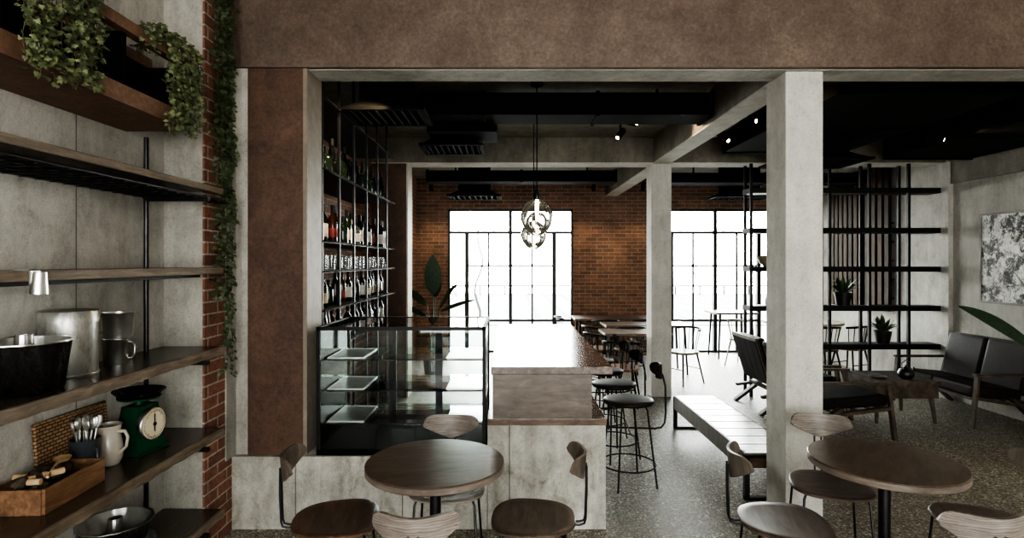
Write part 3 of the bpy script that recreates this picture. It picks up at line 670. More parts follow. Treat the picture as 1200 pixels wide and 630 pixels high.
# ------------------------------------------------------------------ cafe chairs and tables
def seat_outline(wf=.225, wb=.185, dl=.205, n=40, e=2.7):
    pts = []
    for k in range(n):
        a = 2*PI*k/n; c, s_ = math.cos(a), math.sin(a)
        y = dl*math.copysign(abs(s_)**(2/e), s_); t = (y/dl+1)/2
        w = wb+(wf-wb)*t
        pts.append((w*math.copysign(abs(c)**(2/e), c), y))
    return pts
def make_cafe_chair(label, seatmat, backmat):
    t = thing('cafe_chair', label, 'chair', (0, 0, 0), 0, 'plywood chairs at the round tables')
    # faces +Y, seat centred at the origin
    out = seat_outline(); m = MB(); bmx = m.bm
    rings = []
    for z, sc in ((.452, .0), (.4515, .5), (.455, .8), (.459, .97), (.455, 1.0), (.445, 1.0), (.441, .97), (.437, .5), (.436, 0)):
        if sc == 0: rings.append([bmx.verts.new((0, 0, z))])
        else: rings.append([bmx.verts.new((x*sc, y*sc, z-.012*max(0, y/.2-.55)*sc)) for x, y in out])
    for A, B in zip(rings, rings[1:]):
        n = max(len(A), len(B))
        for k in range(n):
            if len(A) == 1: bmx.faces.new((A[0], B[k], B[(k+1) % n]))
            elif len(B) == 1: bmx.faces.new((A[k], A[(k+1) % n], B[0]))
            else: bmx.faces.new((A[k], A[(k+1) % n], B[(k+1) % n], B[k]))
    m.build('seat', seatmat, t, sharp=50)
    # backrest: kidney panel curving forward at its ends
    n, r_ = 32, 8; a = .165; Pt = []
    for i in range(n+1):
        u = -1+2*i/n; e = max(0.0, 1-abs(u)**5.5)**.5
        top = .075+.012*min(1, abs(u)*1.3)**2; bot = .075-.135+.062*min(1, abs(u)*1.15)**1.3
        mid = .045
        tt = mid-.012+(top-mid+.012)*e; bb = mid-.012+(bot-mid+.012)*e
        row = []
        for j in range(r_+1):
            z = bb+(tt-bb)*j/r_
            row.append(Vector((a*u, -.245+.075*u*u-.1*(z), .707+z)))
        Pt.append(row)
    MB().grid(Pt, .013).build('backrest', backmat, t, sharp=60)
    for s_ in (-1, 1):
        x = s_*.018
        MB().tube([(x, -.05, .432), (x, -.16, .43), (x, -.222, .428), (x, -.246, .436), (x, -.253, .46), (x, -.258, .6), (x, -.2575, .717)], .0055, 7).build('back_rod', M['gun'], t)
    for sx in (-1, 1):
        for sy in (-1, 1):
            MB().tube([(sx*.1, sy*.1, .434), (sx*.15, sy*.145, .43), (sx*.158, sy*.153, .41), (sx*.185, sy*.185, 0)], .007, 7).build('leg', M['gun'], t)
    return t
# (x, y, direction the sitter faces, label, seat, back)
CH = [(-.845, 2.75, -PI/2+.15, 'chair left of the left round table, brown seat, back turned edge on', 'ply_o', 'ply_g'),
      (.118, 2.76, PI/2-.06, 'chair right of the left round table, in front of the concrete bar base', 'ply_d', 'ply_g'),
      (-.345, 3.14, PI, 'chair behind the left round table with pale backrest above the tabletop', 'ply', 'ply'),
      (-.345, 2.27, 0, 'chair in front of the left round table, grey wood grain backrest seen from behind', 'ply_d', 'ply'),
      (1.325, 2.72, -PI/2-.2, 'chair left of the right round table beside the slatted bench', 'ply_d', 'ply_g'),
      (1.8, 3.17, PI-.28, 'chair behind the right round table against the large pillar', 'ply_d', 'ply'),
      (2.285, 2.70, PI/2-.22, 'chair at the right edge of the right round table, seat mostly visible', 'ply_d', 'ply_g'),
      (1.765, 2.27, -.03, 'chair in front of the right round table, grey wood grain backrest seen from behind', 'ply_d', 'ply')]
M['ply_o'] = wood('orange_ply', (0.06, 0.033, 0.018), (0.12, 0.069, 0.041), (0.19, 0.115, 0.072), 0.38, (2, 10, 10))
M['ply_g'] = wood('greybrown_ply', (0.085, 0.068, 0.055), (0.15, 0.123, 0.1), (0.22, 0.185, 0.155), 0.42, (8, 2, 2))
cp = {}
for x, y, rz, lab, sm, bk in CH:
    if (sm, bk) not in cp:
        c = make_cafe_chair(lab, M[sm], M[bk]); c.location = (x, y, 0); c.rotation_euler = (0, 0, rz); cp[(sm, bk)] = c
    else: dup(cp[(sm, bk)], (x, y, 0), rz, lab)
def round_table(x, y, lab, rz):
    t = thing('round_table', lab, 'table', (x, y, 0), rz, 'round cafe tables')
    R = .33
    MB().lathe([(0, .742), (R-.004, .742), (R, .746), (R, .7475), (R-.003, .75), (0, .75)], 72).build('tabletop', M['tabletop'], t, sharp=30)
    MB().lathe([(0, .712), (R-.004, .712), (R, .716), (R, .742), (0, .742)], 72).build('table_edge', M['tableedge'], t, sharp=30)
    MB().lathe([(0, .02), (.027, .02), (.027, .69), (.1, .7), (.1, .712), (0, .712)], 20).build('pedestal', M['gun'], t)
    MB().lathe([(0, 0), (.21, 0), (.21, .01), (.05, .024), (0, .024)], 40).build('base', M['black'], t)
round_table(-.355, 2.7, 'round dark wooden cafe table on the left, in front of the bar', .2)
round_table(1.81, 2.72, 'round dark wooden cafe table on the right, in front of the large pillar', .9)

# ------------------------------------------------------------------ bar stools
def make_stool(label):
    t = thing('bar_stool', label, 'bar stool', (0, 0, 0), 0, 'black bar stools along the bar')
    # faces -X
    MB().lathe([(0, .612), (.15, .612), (.185, .618), (.195, .632), (.19, .646), (.16, .654), (0, .648)], 32, sx=1.0, sy=.95).build('seat', M['stoolpad'], t)
    for a in (.25, .75, 1.25, 1.75):
        c, s_ = math.cos(a*PI+.35), math.sin(a*PI+.35)
        MB().tube([(.06*c, .06*s_, .607), (.135*c, .135*s_, .605), (.15*c, .15*s_, .58), (.225*c, .225*s_, 0)], .0075, 7).build('leg', M['black'], t)
    MB().tube([(.207*math.cos(2*PI*k/40), .207*math.sin(2*PI*k/40), .155) for k in range(40)], .006, 6, closed=True).build('foot_ring', M['black'], t)
    MB().tube([(-.163, 0, .425), (.0, 0, .425), (.2, 0, .425), (.25, 0, .435), (.275, 0, .47), (.283, 0, .55), (.28, 0, .75), (.262, 0, .83), (.245, 0, .86)], .0075, 7).build('back_tube', M['black'], t)
    MB().tube([(0, -.163, .425), (0, .163, .425)], .006, 6).build('crossbar', M['black'], t)
    n, r_ = 24, 6; Pt = []
    for i in range(n+1):
        u = -1+2*i/n; e = max(0.0, 1-abs(u)**2.8)**.5
        Pt.append([Vector((.243-.06*u*u, .15*u, .872+(-.055+.11*j/r_)*e)) for j in range(r_+1)])
    MB().grid(Pt, .02).build('backrest', M['stoolpad'], t, sharp=60)
    return t
names = ['black bar stool nearest the camera, standing clear of the bar corner', 'second black bar stool along the bar from the front', 'third black bar stool along the bar from the front', 'furthest black bar stool at the window end of the bar']
s0 = make_stool(names[0]); s0.location = (.915, 4.34, 0); s0.rotation_euler = (0, 0, -.1)
for i, (y, a) in enumerate(((4.93, .12), (5.52, .05), (6.1, -.15))): dup(s0, (.915+.01*i, y, 0), a, names[i+1])

# ------------------------------------------------------------------ bench
bn = thing('slatted_bench', 'low thick slatted wooden bench on black metal loop legs', 'bench', (1.895, 4.9, 0))
n = 26; L = 1.74
sl = MB()
for k in range(n):
    y = -L/2+L*k/n; sl.box(-.205, .205, y+.003, y+L/n-.003, .322, .336-.0015*((k*7) % 3), .0015)
sl.build('slatted_top', M['benchwood'], bn)
MB().box(-.213, -.195, -L/2, L/2, .2, .336).box(.195, .213, -L/2, L/2, .2, .336).build('side_rail', M['benchside'], bn)
MB().box(-.195, .195, -L/2+.03, L/2-.02, .3, .322).box(-.195, .195, -L/2+.05, -L/2+.066, .21, .3).box(-.195, .195, L/2-.066, L/2-.05, .21, .3).build('inner_box', M['dine'], bn)
for y in (-L/2-.012, L/2-.022):
    m = MB(); w = .035
    m.box(-.215, -.215+w, y, y+w, 0, .32).box(.215-w, .215, y, y+w, 0, .32).box(-.215, .215, y, y+w, 0, .022).box(-.215, .215, y, y+w, .302, .322)
    m.build('leg_frame', M['black'], bn)

# ------------------------------------------------------------------ lounge furniture (faces +X locally, width along Y)
def lounge(name, label, cat, W, nseat, leath, loc, rz, group=None):
    t = thing(name, label, cat, loc, rz, group)
    cw = (W-.1)/nseat
    for k in range(nseat):
        y = -W/2+.05+k*cw
        MB().box(-.3, .36, y+.005, y+cw-.005, .29, .40, .03, rot=Matrix.Rotation(-.07, 3, 'Y')).build('seat_cushion', leath, t)
        MB().box(-.4, -.29, y+.008, y+cw-.008, .33, .875, .035, rot=Matrix.Rotation(-.3, 3, 'Y'), piv=(-.3, 0, .36)).build('back_cushion', leath, t)
    m = MB()
    m.beam((.33, -W/2+.04, .29), (.33, W/2-.04, .29), .05, .03).beam((-.33, -W/2+.04, .25), (-.33, W/2-.04, .25), .05, .03)
    for k in range(6): m.beam((-.33+.13*k, -W/2+.05, .262+.0065*k), (-.33+.13*k, W/2-.05, .262+.0065*k), .03, .012)
    m.build('seat_frame', M['loungewood'], t)
    m = MB()
    m.beam((-.39, -W/2+.03, .33), (-.545, -W/2+.03, .83), .035, .03).beam((-.39, W/2-.03, .33), (-.545, W/2-.03, .83), .035, .03)
    m.beam((-.548, -W/2+.03, .83), (-.548, W/2-.03, .83), .03, .035).build('back_frame', M['loungewood'], t)
    m = MB()
    for k in range(4*nseat):
        y0_ = -W/2+.06+k*(W-.12)/(4*nseat); m.beam((-.405, y0_+.005, .33), (-.405, y0_+(W-.12)/(4*nseat)-.005, .33), .01, .01) if False else m._add([(-.392, y0_+.004, .33), (-.392, y0_+(W-.12)/(4*nseat)-.004, .33), (-.541, y0_+(W-.12)/(4*nseat)-.004, .82), (-.541, y0_+.004, .82), (-.408, y0_+.004, .325), (-.408, y0_+(W-.12)/(4*nseat)-.004, .325), (-.557, y0_+(W-.12)/(4*nseat)-.004, .815), (-.557, y0_+.004, .815)], [(0,1,2,3), (7,6,5,4), (0,4,5,1), (1,5,6,2), (2,6,7,3), (3,7,4,0)])
    m.build('back_webbing', leath, t)
    for s_ in (-1, 1):
        y = s_*(W/2-.015)
        MB().beam((.33, y, .535), (.4, y, 0), .03, .05, (0, 1, 0)).build('front_leg', M['loungewood'], t)
        MB().beam((-.12, y, .3), (-.52, y, 0), .035, .065, (0, 1, 0)).build('rear_leg', M['loungewood'], t)
        MB().beam((.37, y, .31), (-.5, y, .2), .03, .055, (0, 1, 0)).build('side_rail', M['loungewood'], t)
        MB().box(-.47, .37, y-.03, y+.03, .532, .556, .006).build('armrest', M['loungewood'], t)
    return t
lounge('lounge_sofa', 'dark leather two seat sofa with wooden arms against the right wall', 'sofa', 1.22, 2, M['leather_b'], (5.045, 6.355, 0), PI).scale = (.78, 1, 1)
lounge('lounge_chair', 'black leather lounge chair further back, its back showing left of the large pillar', 'armchair', .72, 1, M['leather'], (3.3, 6.6, 0), 0, 'leather lounge chairs')
lounge('lounge_chair', 'black leather lounge chair nearer, its seat showing right of the large pillar', 'armchair', .72, 1, M['leather'], (3.28, 5.72, 0), 0, 'leather lounge chairs')
ct = thing('coffee_table', 'low wooden coffee table with deep planked sides between chairs and sofa', 'coffee table', (4.18, 6.2, 0))
for k in range(4): MB().box(-.34+.17*k+.002, -.17+.17*k-.002, -.3, .3, .425, .45, .003).build('top_plank', M['loungewood'], ct)
m = MB()
for k in range(4): m.box(-.33+.165*k, -.168+.165*k, -.29, -.265, .27, .425, .003).box(-.33+.165*k, -.168+.165*k, .265, .29, .27, .425, .003)
m.box(-.33, -.305, -.265, .265, .27, .425).box(.305, .33, -.265, .265, .27, .425); m.build('apron', M['loungewood'], ct)
for sx in (-1, 1):
    for sy in (-1, 1): MB().tube([(sx*.27, sy*.22, .425), (sx*.31, sy*.26, 0)], [.03, .017], 8).build('leg', M['loungewood'], ct)
tp = thing('teapot', 'small black teapot on the coffee table', 'teapot', (4.26, 6.05, .45), .4)
MB().lathe([(0, 0), (.05, 0), (.075, .03), (.08, .065), (.06, .1), (.03, .112), (0, .112)], 24).build('body', M['pot'], tp)
ld = MB().lathe([(0, .112), (.032, .112), (.025, .125), (.008, .13), (0, .13)], 16).build('lid', M['pot'], tp)
MB().lathe([(0, .13), (.007, .13), (.012, .143), (0, .15)], 12).build('knob', M['pot'], ld)
MB().tube([(.065, 0, .05), (.11, 0, .075), (.13, 0, .115)], [.016, .011, .008], 8).build('spout', M['pot'], tp)
MB().tube([(-.06, 0, .1), (-.07, 0, .17), (0, 0, .2), (.07, 0, .17), (.06, 0, .1)], .005, 6).build('handle', M['pot'], tp)
dish = tag(MB().lathe([(0, 0), (.06, 0), (.09, .018), (.086, .02), (.058, .006), (0, .006)], 24).build('saucer', M['steel'], None, (4.0, 6.12, .45)), 'small shiny saucer on the coffee table', 'saucer')

# framed print
pf = thing('framed_print', 'black and white crowded etching in a thin grey frame on the right wall', 'picture', (XR, 5.95, 1.745))
MB().box(-.02, -.002, -.59, .59, -.5, .5).build('print', M['etch'], pf)
MB().box(-.03, 0, -.61, -.585, -.515, .515).box(-.03, 0, .585, .61, -.515, .515).box(-.03, 0, -.585, .585, .49, .515).box(-.03, 0, -.585, .585, -.515, -.49).build('frame', M['picframe'], pf)

# ------------------------------------------------------------------ plants
def blade(m, base, az, L, w, rise, droop, n=10, twist=0.0, cup=.15):
    d = Vector((math.cos(az), math.sin(az), 0)); sd = Vector((-d.y, d.x, 0))
    P_ = []
    for i in range(n+1):
        t = i/n
        c = Vector(base)+d*(L*t*math.cos(rise))+Vector((0, 0, L*(t*math.sin(rise)-droop*t*t)))
        ww = w*math.sin(PI*min(1, t**.8*.97+.02))**.8
        s_ = sd*math.cos(twist)+Vector((0, 0, 1))*math.sin(twist)
        P_.append([c-s_*ww+Vector((0, 0, cup*ww)), c, c+s_*ww+Vector((0, 0, cup*ww))])
    m.grid(P_)
def palm(name, label, loc, stems, pot_r=.17, pot_h=.3):
    t = thing(name, label, 'plant', loc)
    MB().lathe([(0, 0), (pot_r*.8, 0), (pot_r, pot_h), (pot_r*.92, pot_h), (pot_r*.88, pot_h-.03), (0, pot_h-.03)], 28).build('pot', M['pot'], t)
    for az, h, L, w, rise, droop, tw in stems:
        base = Vector((.03*math.cos(az), .03*math.sin(az), pot_h-.04)); tip = base+Vector((.06*math.cos(az), .06*math.sin(az), h))
        MB().tube([base, (base+tip)/2+Vector((0, 0, .02)), tip], [.014, .011, .007], 6).build('stalk', M['banana'], t)
        m = MB(); blade(m, tip, az, L, w, rise, droop, 14, tw); m.build('leaf', M['banana'], t, fixn=False)
    return t
palm('banana_plant', 'potted broad leaf plant behind the display case before the brick wall', (-1.16, 8.6, 0),
     [(-1.5, .95, .62, .13, 1.42, .02, 0.0), (PI+.3, .78, .5, .085, .75, .25, -1.0), (-.3, .72, .55, .1, 1.0, .15, 1.0), (PI+.1, .6, .55, .05, .5, .1, -.9), (-.1, .68, .62, .045, .42, .1, .8), (1.4, .9, .4, .08, 1.2, .1, 0)])
palm('banana_plant', 'large dark leafed plant entering from the right edge beside the sofa', (4.93, 5.1, 0),
     [(PI, .58, .95, .1, .62, .12, -1.0), (PI*1.04, .88, .72, .12, 1.0, .1, -.9), (PI*1.45, .95, .5, .1, 1.0, .3, .1), (PI*.3, 1.0, .3, .09, 1.2, .1, .3), (-.9, 1.0, .3, .1, 1.1, .1, .3)], .16, .32)

# ------------------------------------------------------------------ open shelving beyond the lounge
sp = thing('open_shelving', 'full height black metal open shelving between pillar and right wall', 'shelving', (0, 0, 0))
for X in (3.055, 3.55, 4.045, 4.55, 5.045):
    for D in (7.12, 7.3): MB().box(X-.016, X+.016, D-.016, D+.016, 0, ZL).build('post', M['black'], sp)
for z in (2.607, 2.102, 1.614, 1.119, .635): MB().box(3.03, XR-.061, 7.1, 7.32, z-.035, z+.03).build('shelf', M['black'], sp)
def succulent(label, loc, s=1.0):
    t = thing('potted_plant', label, 'plant', loc); t.scale = (s,)*3
    MB().lathe([(0, 0), (.065, 0), (.09, .14), (.083, .14), (.075, .12), (0, .12)], 20).build('pot', M['pot'], t)
    m = MB()
    for k in range(26): blade(m, (0, 0, .12), k*2.4, .2+.05*rnd.random(), .022, .5+.95*((k*7) % 26)/26, .15, 5)
    m.build('foliage', M['succ'], t, fixn=False)
succulent('small spiky plant in a black pot on the middle open shelf', (4.27, 7.21, 1.149), 1.2)
succulent('small spiky plant in a black pot on the lowest open shelf', (4.78, 7.21, .665), 1.15)
bo = tag(MB().lathe([(0, 0), (.05, 0), (.06, .02), (.1, .05), (.13, .14), (.122, .14), (.09, .055), (0, .03)], 28).build('bowl', M['olive'], None, (3.3, 7.21, 1.644)), 'olive glazed bowl on the open shelf left of the large pillar', 'bowl')
jr = tag(MB().lathe([(0, 0), (.045, 0), (.055, .03), (.05, .09), (.03, .11), (.034, .125), (0, .125)], 20).build('vase', M['pot'], None, (3.33, 7.21, 1.149)), 'small dark jar on the open shelf left of the large pillar', 'jar')

# timber screen on the right wall
ts = thing('timber_screen', 'brown vertical timber slat screen on the far right wall', 'screen', (XR, 8.75, 0))
for k in range(11):
    y = -.68+k*.136
    MB().box(-.1-.03*math.sin(PI*k/10), -.055, y-.044, y+.044, 1.0, 3.1).build('slat', M['lattice'] if k % 3 else M['lattice_d'], ts)
for z in (1.18, 1.45, 1.72, 1.99, 2.26): MB().box(-.05, -.035, -.72, .72, z-.012, z+.012).box(-.035, 0, -.7, -.68, z-.01, z+.01).box(-.035, 0, .68, .7, z-.01, z+.01).build('rail', M['lattice_d'], ts)
for r_ in range(5):
    z = 1.2+.27*r_
    m = MB()
    for k in range(10): m.box(-.054, -.036, -.68+k*.136+.043, -.68+(k+1)*.136-.043, z+.0, z+.205)
    m.build('infill_panel', M['lattice'], ts)

# ------------------------------------------------------------------ rear dining furniture
def spindle_chair(label, mat, smat):
    t = thing('spindle_chair', label, 'chair', (0, 0, 0), 0, 'spindle back chairs in the rear room')
    MB().prism(seat_outline(.21, .19, .2, 28), .42, .45, .006).build('seat', smat, t)
    for sx in (-1, 1):
        for sy in (-1, 1): MB().tube([(sx*.13, sy*.13, .425), (sx*.2, sy*.2, 0)], [.015, .01], 7).build('leg', mat, t)
    MB().tube([(-.165, -.165, .21), (.165, -.165, .21)], .007, 6).tube([(-.165, .165, .21), (.165, .165, .21)], .007, 6).build('stretcher', mat, t)
    arc = [(.225*math.sin(a), -.03-.2*math.cos(a), .74+.03*math.cos(a)) for a in [(-1.25+2.5*k/14) for k in range(15)]]
    MB().tube(arc, .016, 7).build('top_rail', mat, t)
    for k in range(7):
        a = -1.1+2.2*k/6; MB().tube([(.17*math.sin(a), -.02-.15*math.cos(a), .445), (.225*math.sin(a), -.03-.2*math.cos(a), .74+.03*math.cos(a))], .006, 5).build('spindle', mat, t)
    return t
def dining(x, y, w, d, lab, h=.75):
    t = thing('dining_table', lab, 'table', (x, y, 0), 0, 'rectangular tables in the rear room')
    MB().box(-w/2, w/2, -d/2, d/2, h-.035, h, .004).build('tabletop', M['dine'], t)
    for sx in (-1, 1):
        for sy in (-1, 1): MB().tube([(sx*(w/2-.1), sy*(d/2-.08), h-.035), (sx*(w/2-.06), sy*(d/2-.05), 0)], [.02, .014], 7).build('leg', M['black'], t)
dining(1.85, 9.75, 1.5, .6, 'long brown table against the brick back wall')
dining(2.1, 8.75, 1.3, .6, 'long brown table second from the brick back wall')
dining(1.72, 7.78, .9, .6, 'brown table just behind the slim pillar')
dining(3.98, 10.12, .75, .6, 'small dark table before the right window', .82)
sc = spindle_chair('dark spindle chair right of the slim pillar', M['black'], M['dine'])
sc.location = (2.45, 7.95, 0); sc.rotation_euler = (0, 0, PI/2+.5)
for x, y, rz, lab in ((1.22, 7.45, -1.1, 'dark spindle chair with brown seat behind the last bar stool'),
                      (1.3, 8.25, -1.3, 'dark spindle chair left of the middle rear table'),
                      (1.0, 9.6, -1.57, 'dark spindle chair at the left end of the furthest table'),
                      (1.75, 8.25, 0.1, 'dark spindle chair in front of the second rear table'),
                      (1.55, 9.2, .0, 'dark spindle chair in front of the furthest table, left one'),
                      (2.2, 9.25, .15, 'dark spindle chair in front of the furthest table, right one')):
    dup(sc, (x, y, 0), rz, lab)
scp = spindle_chair('orange brown seated spindle chair nearest behind the bar stools', M['black'], M['dine_o']); scp.location = (1.35, 6.75, 0); scp.rotation_euler = (0, 0, -.3)
scw = spindle_chair('pale wooden spindle chair by the right window', M['palewood'], M['palewood']); scw.location = (3.83, 9.25, 0); scw.rotation_euler = (0, 0, -.9)
rt = thing('round_dining_table', 'round pale brown table behind the open shelving', 'table', (4.72, 9.1, 0))
MB().lathe([(0, .72), (.6, .72), (.6, .755), (0, .755)], 48).build('tabletop', M['palewood'], rt)
MB().lathe([(0, 0), (.25, 0), (.25, .015), (.04, .03), (.035, .72), (0, .72)], 24).build('pedestal', M['black'], rt)
for x, y, rz, lab in ((4.55, 8.2, .1, 'dark spindle chair left behind the open shelving'), (5.02, 8.3, .4, 'dark spindle chair right behind the open shelving')): dup(sc, (x, y, 0), rz, lab)

# ------------------------------------------------------------------ plank shelves on the left wall
SX, SY0, SY1 = -1.65, 1.1, 3.25
def plank(z, label, th=.042):
    t = thing('wall_shelf', label, 'shelf', (0, 0, z), 0, 'plank shelves on the left wall')
    bd = MB().box(SW, SX-.012, SY0, SY1, -th, 0, .002).build('board', M['shelfwood'], t)
    n = 60; Pt = []
    m = MB(); rows_ = []
    for k in range(n+1):
        y = SY0+(SY1-SY0)*k/n; j = .004*math.sin(k*1.7)+.003*math.sin(k*.63+1)
        rows_.append([Vector((SX-.012, y, .0)), Vector((SX-.003+j*.4, y, -.002)), Vector((SX+j, y, -th*.45+j*.3)), Vector((SX-.003+j, y, -th-.003)), Vector((SX-.012, y, -th-.001))])
    m.grid(rows_); m.build('live_edge', M['edgewood'], bd)
    return t
plank(1.2157, 'dark plank shelf holding the tin canister and steel mugs', .045)
plank(.7462, 'dark plank shelf holding the crate and green scale', .045)
plank(.2777, 'lowest dark plank shelf holding the cake tins', .045)
pb = thing('wall_shelf', 'thin plank shelf at eye level above the tin canister', 'shelf', (0, 0, 1.6702), 0, 'plank shelves on the left wall')
MB().box(SW, SX-.012, SY0, SY1, -.03, 0, .002).build('board', M['shelfwood'], pb)
MB().box(SX-.012, SX, SY0, SY1, -.036, 0, .003).build('edge', M['edgewood'], pb)
MB().box(SW+.02, SW+.05, SY0, SY1, -.065, -.03).box(SW+.14, SW+.16, SY0, SY1, -.05, -.03).box(SX-.1, SX-.08, SY0, SY1-.1, -.055, -.03).build('support_bar', M['black'], pb)
ra = thing('wall_shelf', 'upper shelf with weathered plank edge and black wire rack beneath', 'shelf', (0, 0, 2.1247), 0, 'plank shelves on the left wall')
MB().box(SW, SX-.012, SY0, SY1, -.022, -.0, .002).build('board', M['shelfwood'], ra)
MB().box(SX-.012, SX, SY0, SY1, -.034, 0, .004).build('edge', M['edgewood'], ra)
m = MB()
for x in (SW+.03, SW+.1, SW+.17, SW+.24, SW+.31, SX-.02): m.tube([(x, SY0, -.066), (x, SY1-.02, -.066)], .006, 6)
for k in range(30): m.tube([(SW+.01, SY0+.03+k*.077, -.075), (SX-.015, SY0+.03+k*.077, -.075)], .0035, 5)
m.box(SW+.005, SW+.03, SY0, SY1, -.075, -.045); m.build('wire_rack', M['gun'], ra)
for k, yy in enumerate((1.35, 3.055)):
    po = thing('shelf_post', 'black round steel post carrying the plank shelves', 'post', (SW+.03, yy, 0), 0, 'steel posts of the plank shelves')
    MB().tube([(0, 0, 0), (0, 0, 2.375)], .0125, 10).build('tube', M['gun'], po)
    for z in (.2777, .7462, 1.2157, 2.102): MB().box(0, .34, -.012, .012, z-.072, z-.051).build('bracket', M['black'], po)
# planter box and ivy
PZ0, PZ1, PYE = 2.38, 2.752, 2.934
pl = thing('planter_box', 'open rusty steel planter box on the wall full of ivy', 'planter', (0, 0, PZ0))
MB().box(SW+.003, SX, SY0, PYE, 0, .08).build('bottom_panel', M['rust_box'], pl)
MB().box(SW+.003, SW+.14, SY0, PYE, .321, .372).box(SX-.05, SX, SY0, PYE, .321, .372).build('top_rim', M['rust_box'], pl)
MB().box(SW+.003, SX-.002, PYE-.03, PYE, .08, .321).build('end_panel', M['matte'], pl)
for y in (1.863, 2.44): MB().box(SW+.003, SX-.03, y, y+.03, .08, .321).build('divider', M['matte'], pl)
MB().box(SW+.003, SW+.02, 2.47, PYE-.03, .08, .321).box(SW+.003, SW+.02, SY0, 2.44, .08, .321).build('back_panel', M['matte'], pl)
LEAF = [(0, 0), (.32, -.12), (.5, .1), (.34, .28), (.42, .62), (.18, .5), (0, 1.0), (-.18, .5), (-.42, .62), (-.34, .28), (-.5, .1), (-.32, -.12)]
def ivy_leaf(m, p, nrm, size, roll):
    nrm = Vector(nrm).normalized(); up = Vector((0, 0, -1))
    u = (up-nrm*up.dot(nrm))
    if u.length < .1: u = Vector((0, 1, 0))-nrm*nrm.y
    u.normalize(); r = u.cross(nrm); c, s_ = math.cos(roll), math.sin(roll)
    u, r = u*c+r*s_, r*c-u*s_
    vs = [m.bm.verts.new(Vector(p)+(r*x+u*y)*size+nrm*(-.18*abs(x)*size)) for x, y in LEAF]
    cv = m.bm.verts.new(Vector(p)+u*.3*size+nrm*.06*size)
    for k in range(len(vs)): m.bm.faces.new((vs[k], vs[(k+1) % len(vs)], cv))
def ivy(name, label, strands, mat, size=(.018, .031), dens=.017, bushy=.026):
    t = thing(name, label, 'ivy', strands[0][0])
    o = Vector(strands[0][0]); m = MB(); st = MB()
    for a, b in strands:
        a, b = Vector(a)-o, Vector(b)-o; L = (b-a).length; n = max(2, int(L/dens)); ph = rnd.random()*6
        pts = []
        for k in range(n+1):
            q = k/n; p = a.lerp(b, q)+Vector((.01*math.sin(q*9+ph), .014*math.sin(q*7+ph*2), 0)); pts.append(p)
            for _ in range(2 if rnd.random() < .4 else 1):
                pp = p+Vector((rnd.uniform(-.2, .8)*bushy, rnd.uniform(-1, 1)*bushy, rnd.uniform(-.5, .5)*bushy))
                ivy_leaf(m, pp, (rnd.uniform(.2, 1), rnd.uniform(-1.2, .4), rnd.uniform(-.1, .9)), rnd.uniform(*size), rnd.uniform(-.9, .9))
        st.tube(pts, .0018, 4)
    st.build('stem', M['stem'], t); m.build('foliage', mat, t, fixn=False)
def hang(y0, y1, n, zt, lmin, lmax, xoff=0.0):
    s = []
    for k in range(n):
        y = y0+(y1-y0)*(k+rnd.random())/n; L = lmin+(lmax-lmin)*rnd.random()**1.5
        s.append(((SX+.015+xoff+rnd.uniform(-.02, .03), y, zt), (SX+.015+rnd.uniform(-.01, .02)+xoff, y+rnd.uniform(-.03, .03), zt-L)))
    return s
st1 = hang(1.90, 2.24, 24, 2.79, .36, .45)+[((SX-.25+rnd.uniform(0, .25), rnd.uniform(1.92, 2.27), 2.766), (SX+.0+rnd.uniform(0, .03), rnd.uniform(1.92, 2.27), 2.83)) for _ in range(9)]
ivy('trailing_ivy', 'thick green ivy hanging over the front of the planter, nearer clump', st1, M['leaf'])
st2 = hang(2.70, 2.96, 22, 2.78, .3, .46)+[((SX-.3+rnd.uniform(0, .3), rnd.uniform(2.56, 2.92), 2.766), (SX+.0, rnd.uniform(2.61, 2.96), 2.815)) for _ in range(16)]+hang(2.53, 2.70, 6, 2.79, .05, .14)
ivy('trailing_ivy', 'bushy green ivy spilling over the far end of the planter', st2, M['leaf'])
st3 = []
for k in range(13):
    y = 3.38+rnd.uniform(-.09, .1); z = 3.6
    zb = rnd.choice((1.0, 1.05, 1.2, 1.5, 2.0, 2.3, 2.5))
    while z > zb:
        z2 = max(zb, z-rnd.uniform(.3, .5)); y2 = min(3.5, max(3.29, y+rnd.uniform(-.05, .05)))
        st3.append(((-1.725, y, z), (-1.725, y2, z2))); y, z = y2, z2
ivy('climbing_ivy', 'dark green ivy climbing down the narrow brick strip', st3, M['leaf_d'], (.02, .036), .022, .02)

# ------------------------------------------------------------------ things on the shelves
def bundt(label, loc, R, h, outer):
    t = thing('cake_tin', label, 'cake tin', loc, 0, 'ring cake tins on the shelves')
    MB().lathe([(R*.3, 0), (R*.75, 0), (R*.82, .01), (R*.98, h-.012), (R*1.0, h-.006)], 96, flute=.022, nf=14).build('outer_wall', outer, t)
    MB().lathe([(R*1.0, h-.006), (R*1.06, h-.004), (R*1.06, h), (R*.97, h), (R*.9, h*.75), (R*.74, .018), (R*.5, .014), (R*.3, .02), (R*.25, h*.5), (R*.19, h*1.12), (R*.15, h*1.12), (R*.15, h*.5), (R*.22, 0), (R*.3, 0)], 96, flute=.012, nf=14).build('inside', M['steel_b'], t)
    return t
bundt('dark fluted cake tin with bright rim beside the tin canister', (-1.822, 2.114, 1.2157), .146, .19, M['dark_pan'])
bundt('shiny ring cake tin topmost on the lowest shelf', (-1.82, 2.60, .4037), .146, .105, M['dark_pan'])
bundt('ring cake tin under the shiny one on the lowest shelf', (-1.82, 2.60, .2777), .152, .1255, M['dark_pan'])
bundt('ring cake tin at the near end of the lowest shelf', (-1.82, 2.25, .2777), .152, .1255, M['dark_pan'])
can = thing('tin_canister', 'tall worn galvanised canister with lid on the plank shelf', 'canister', (-1.885, 2.41, 1.2157))
can.scale = (.93,)*3
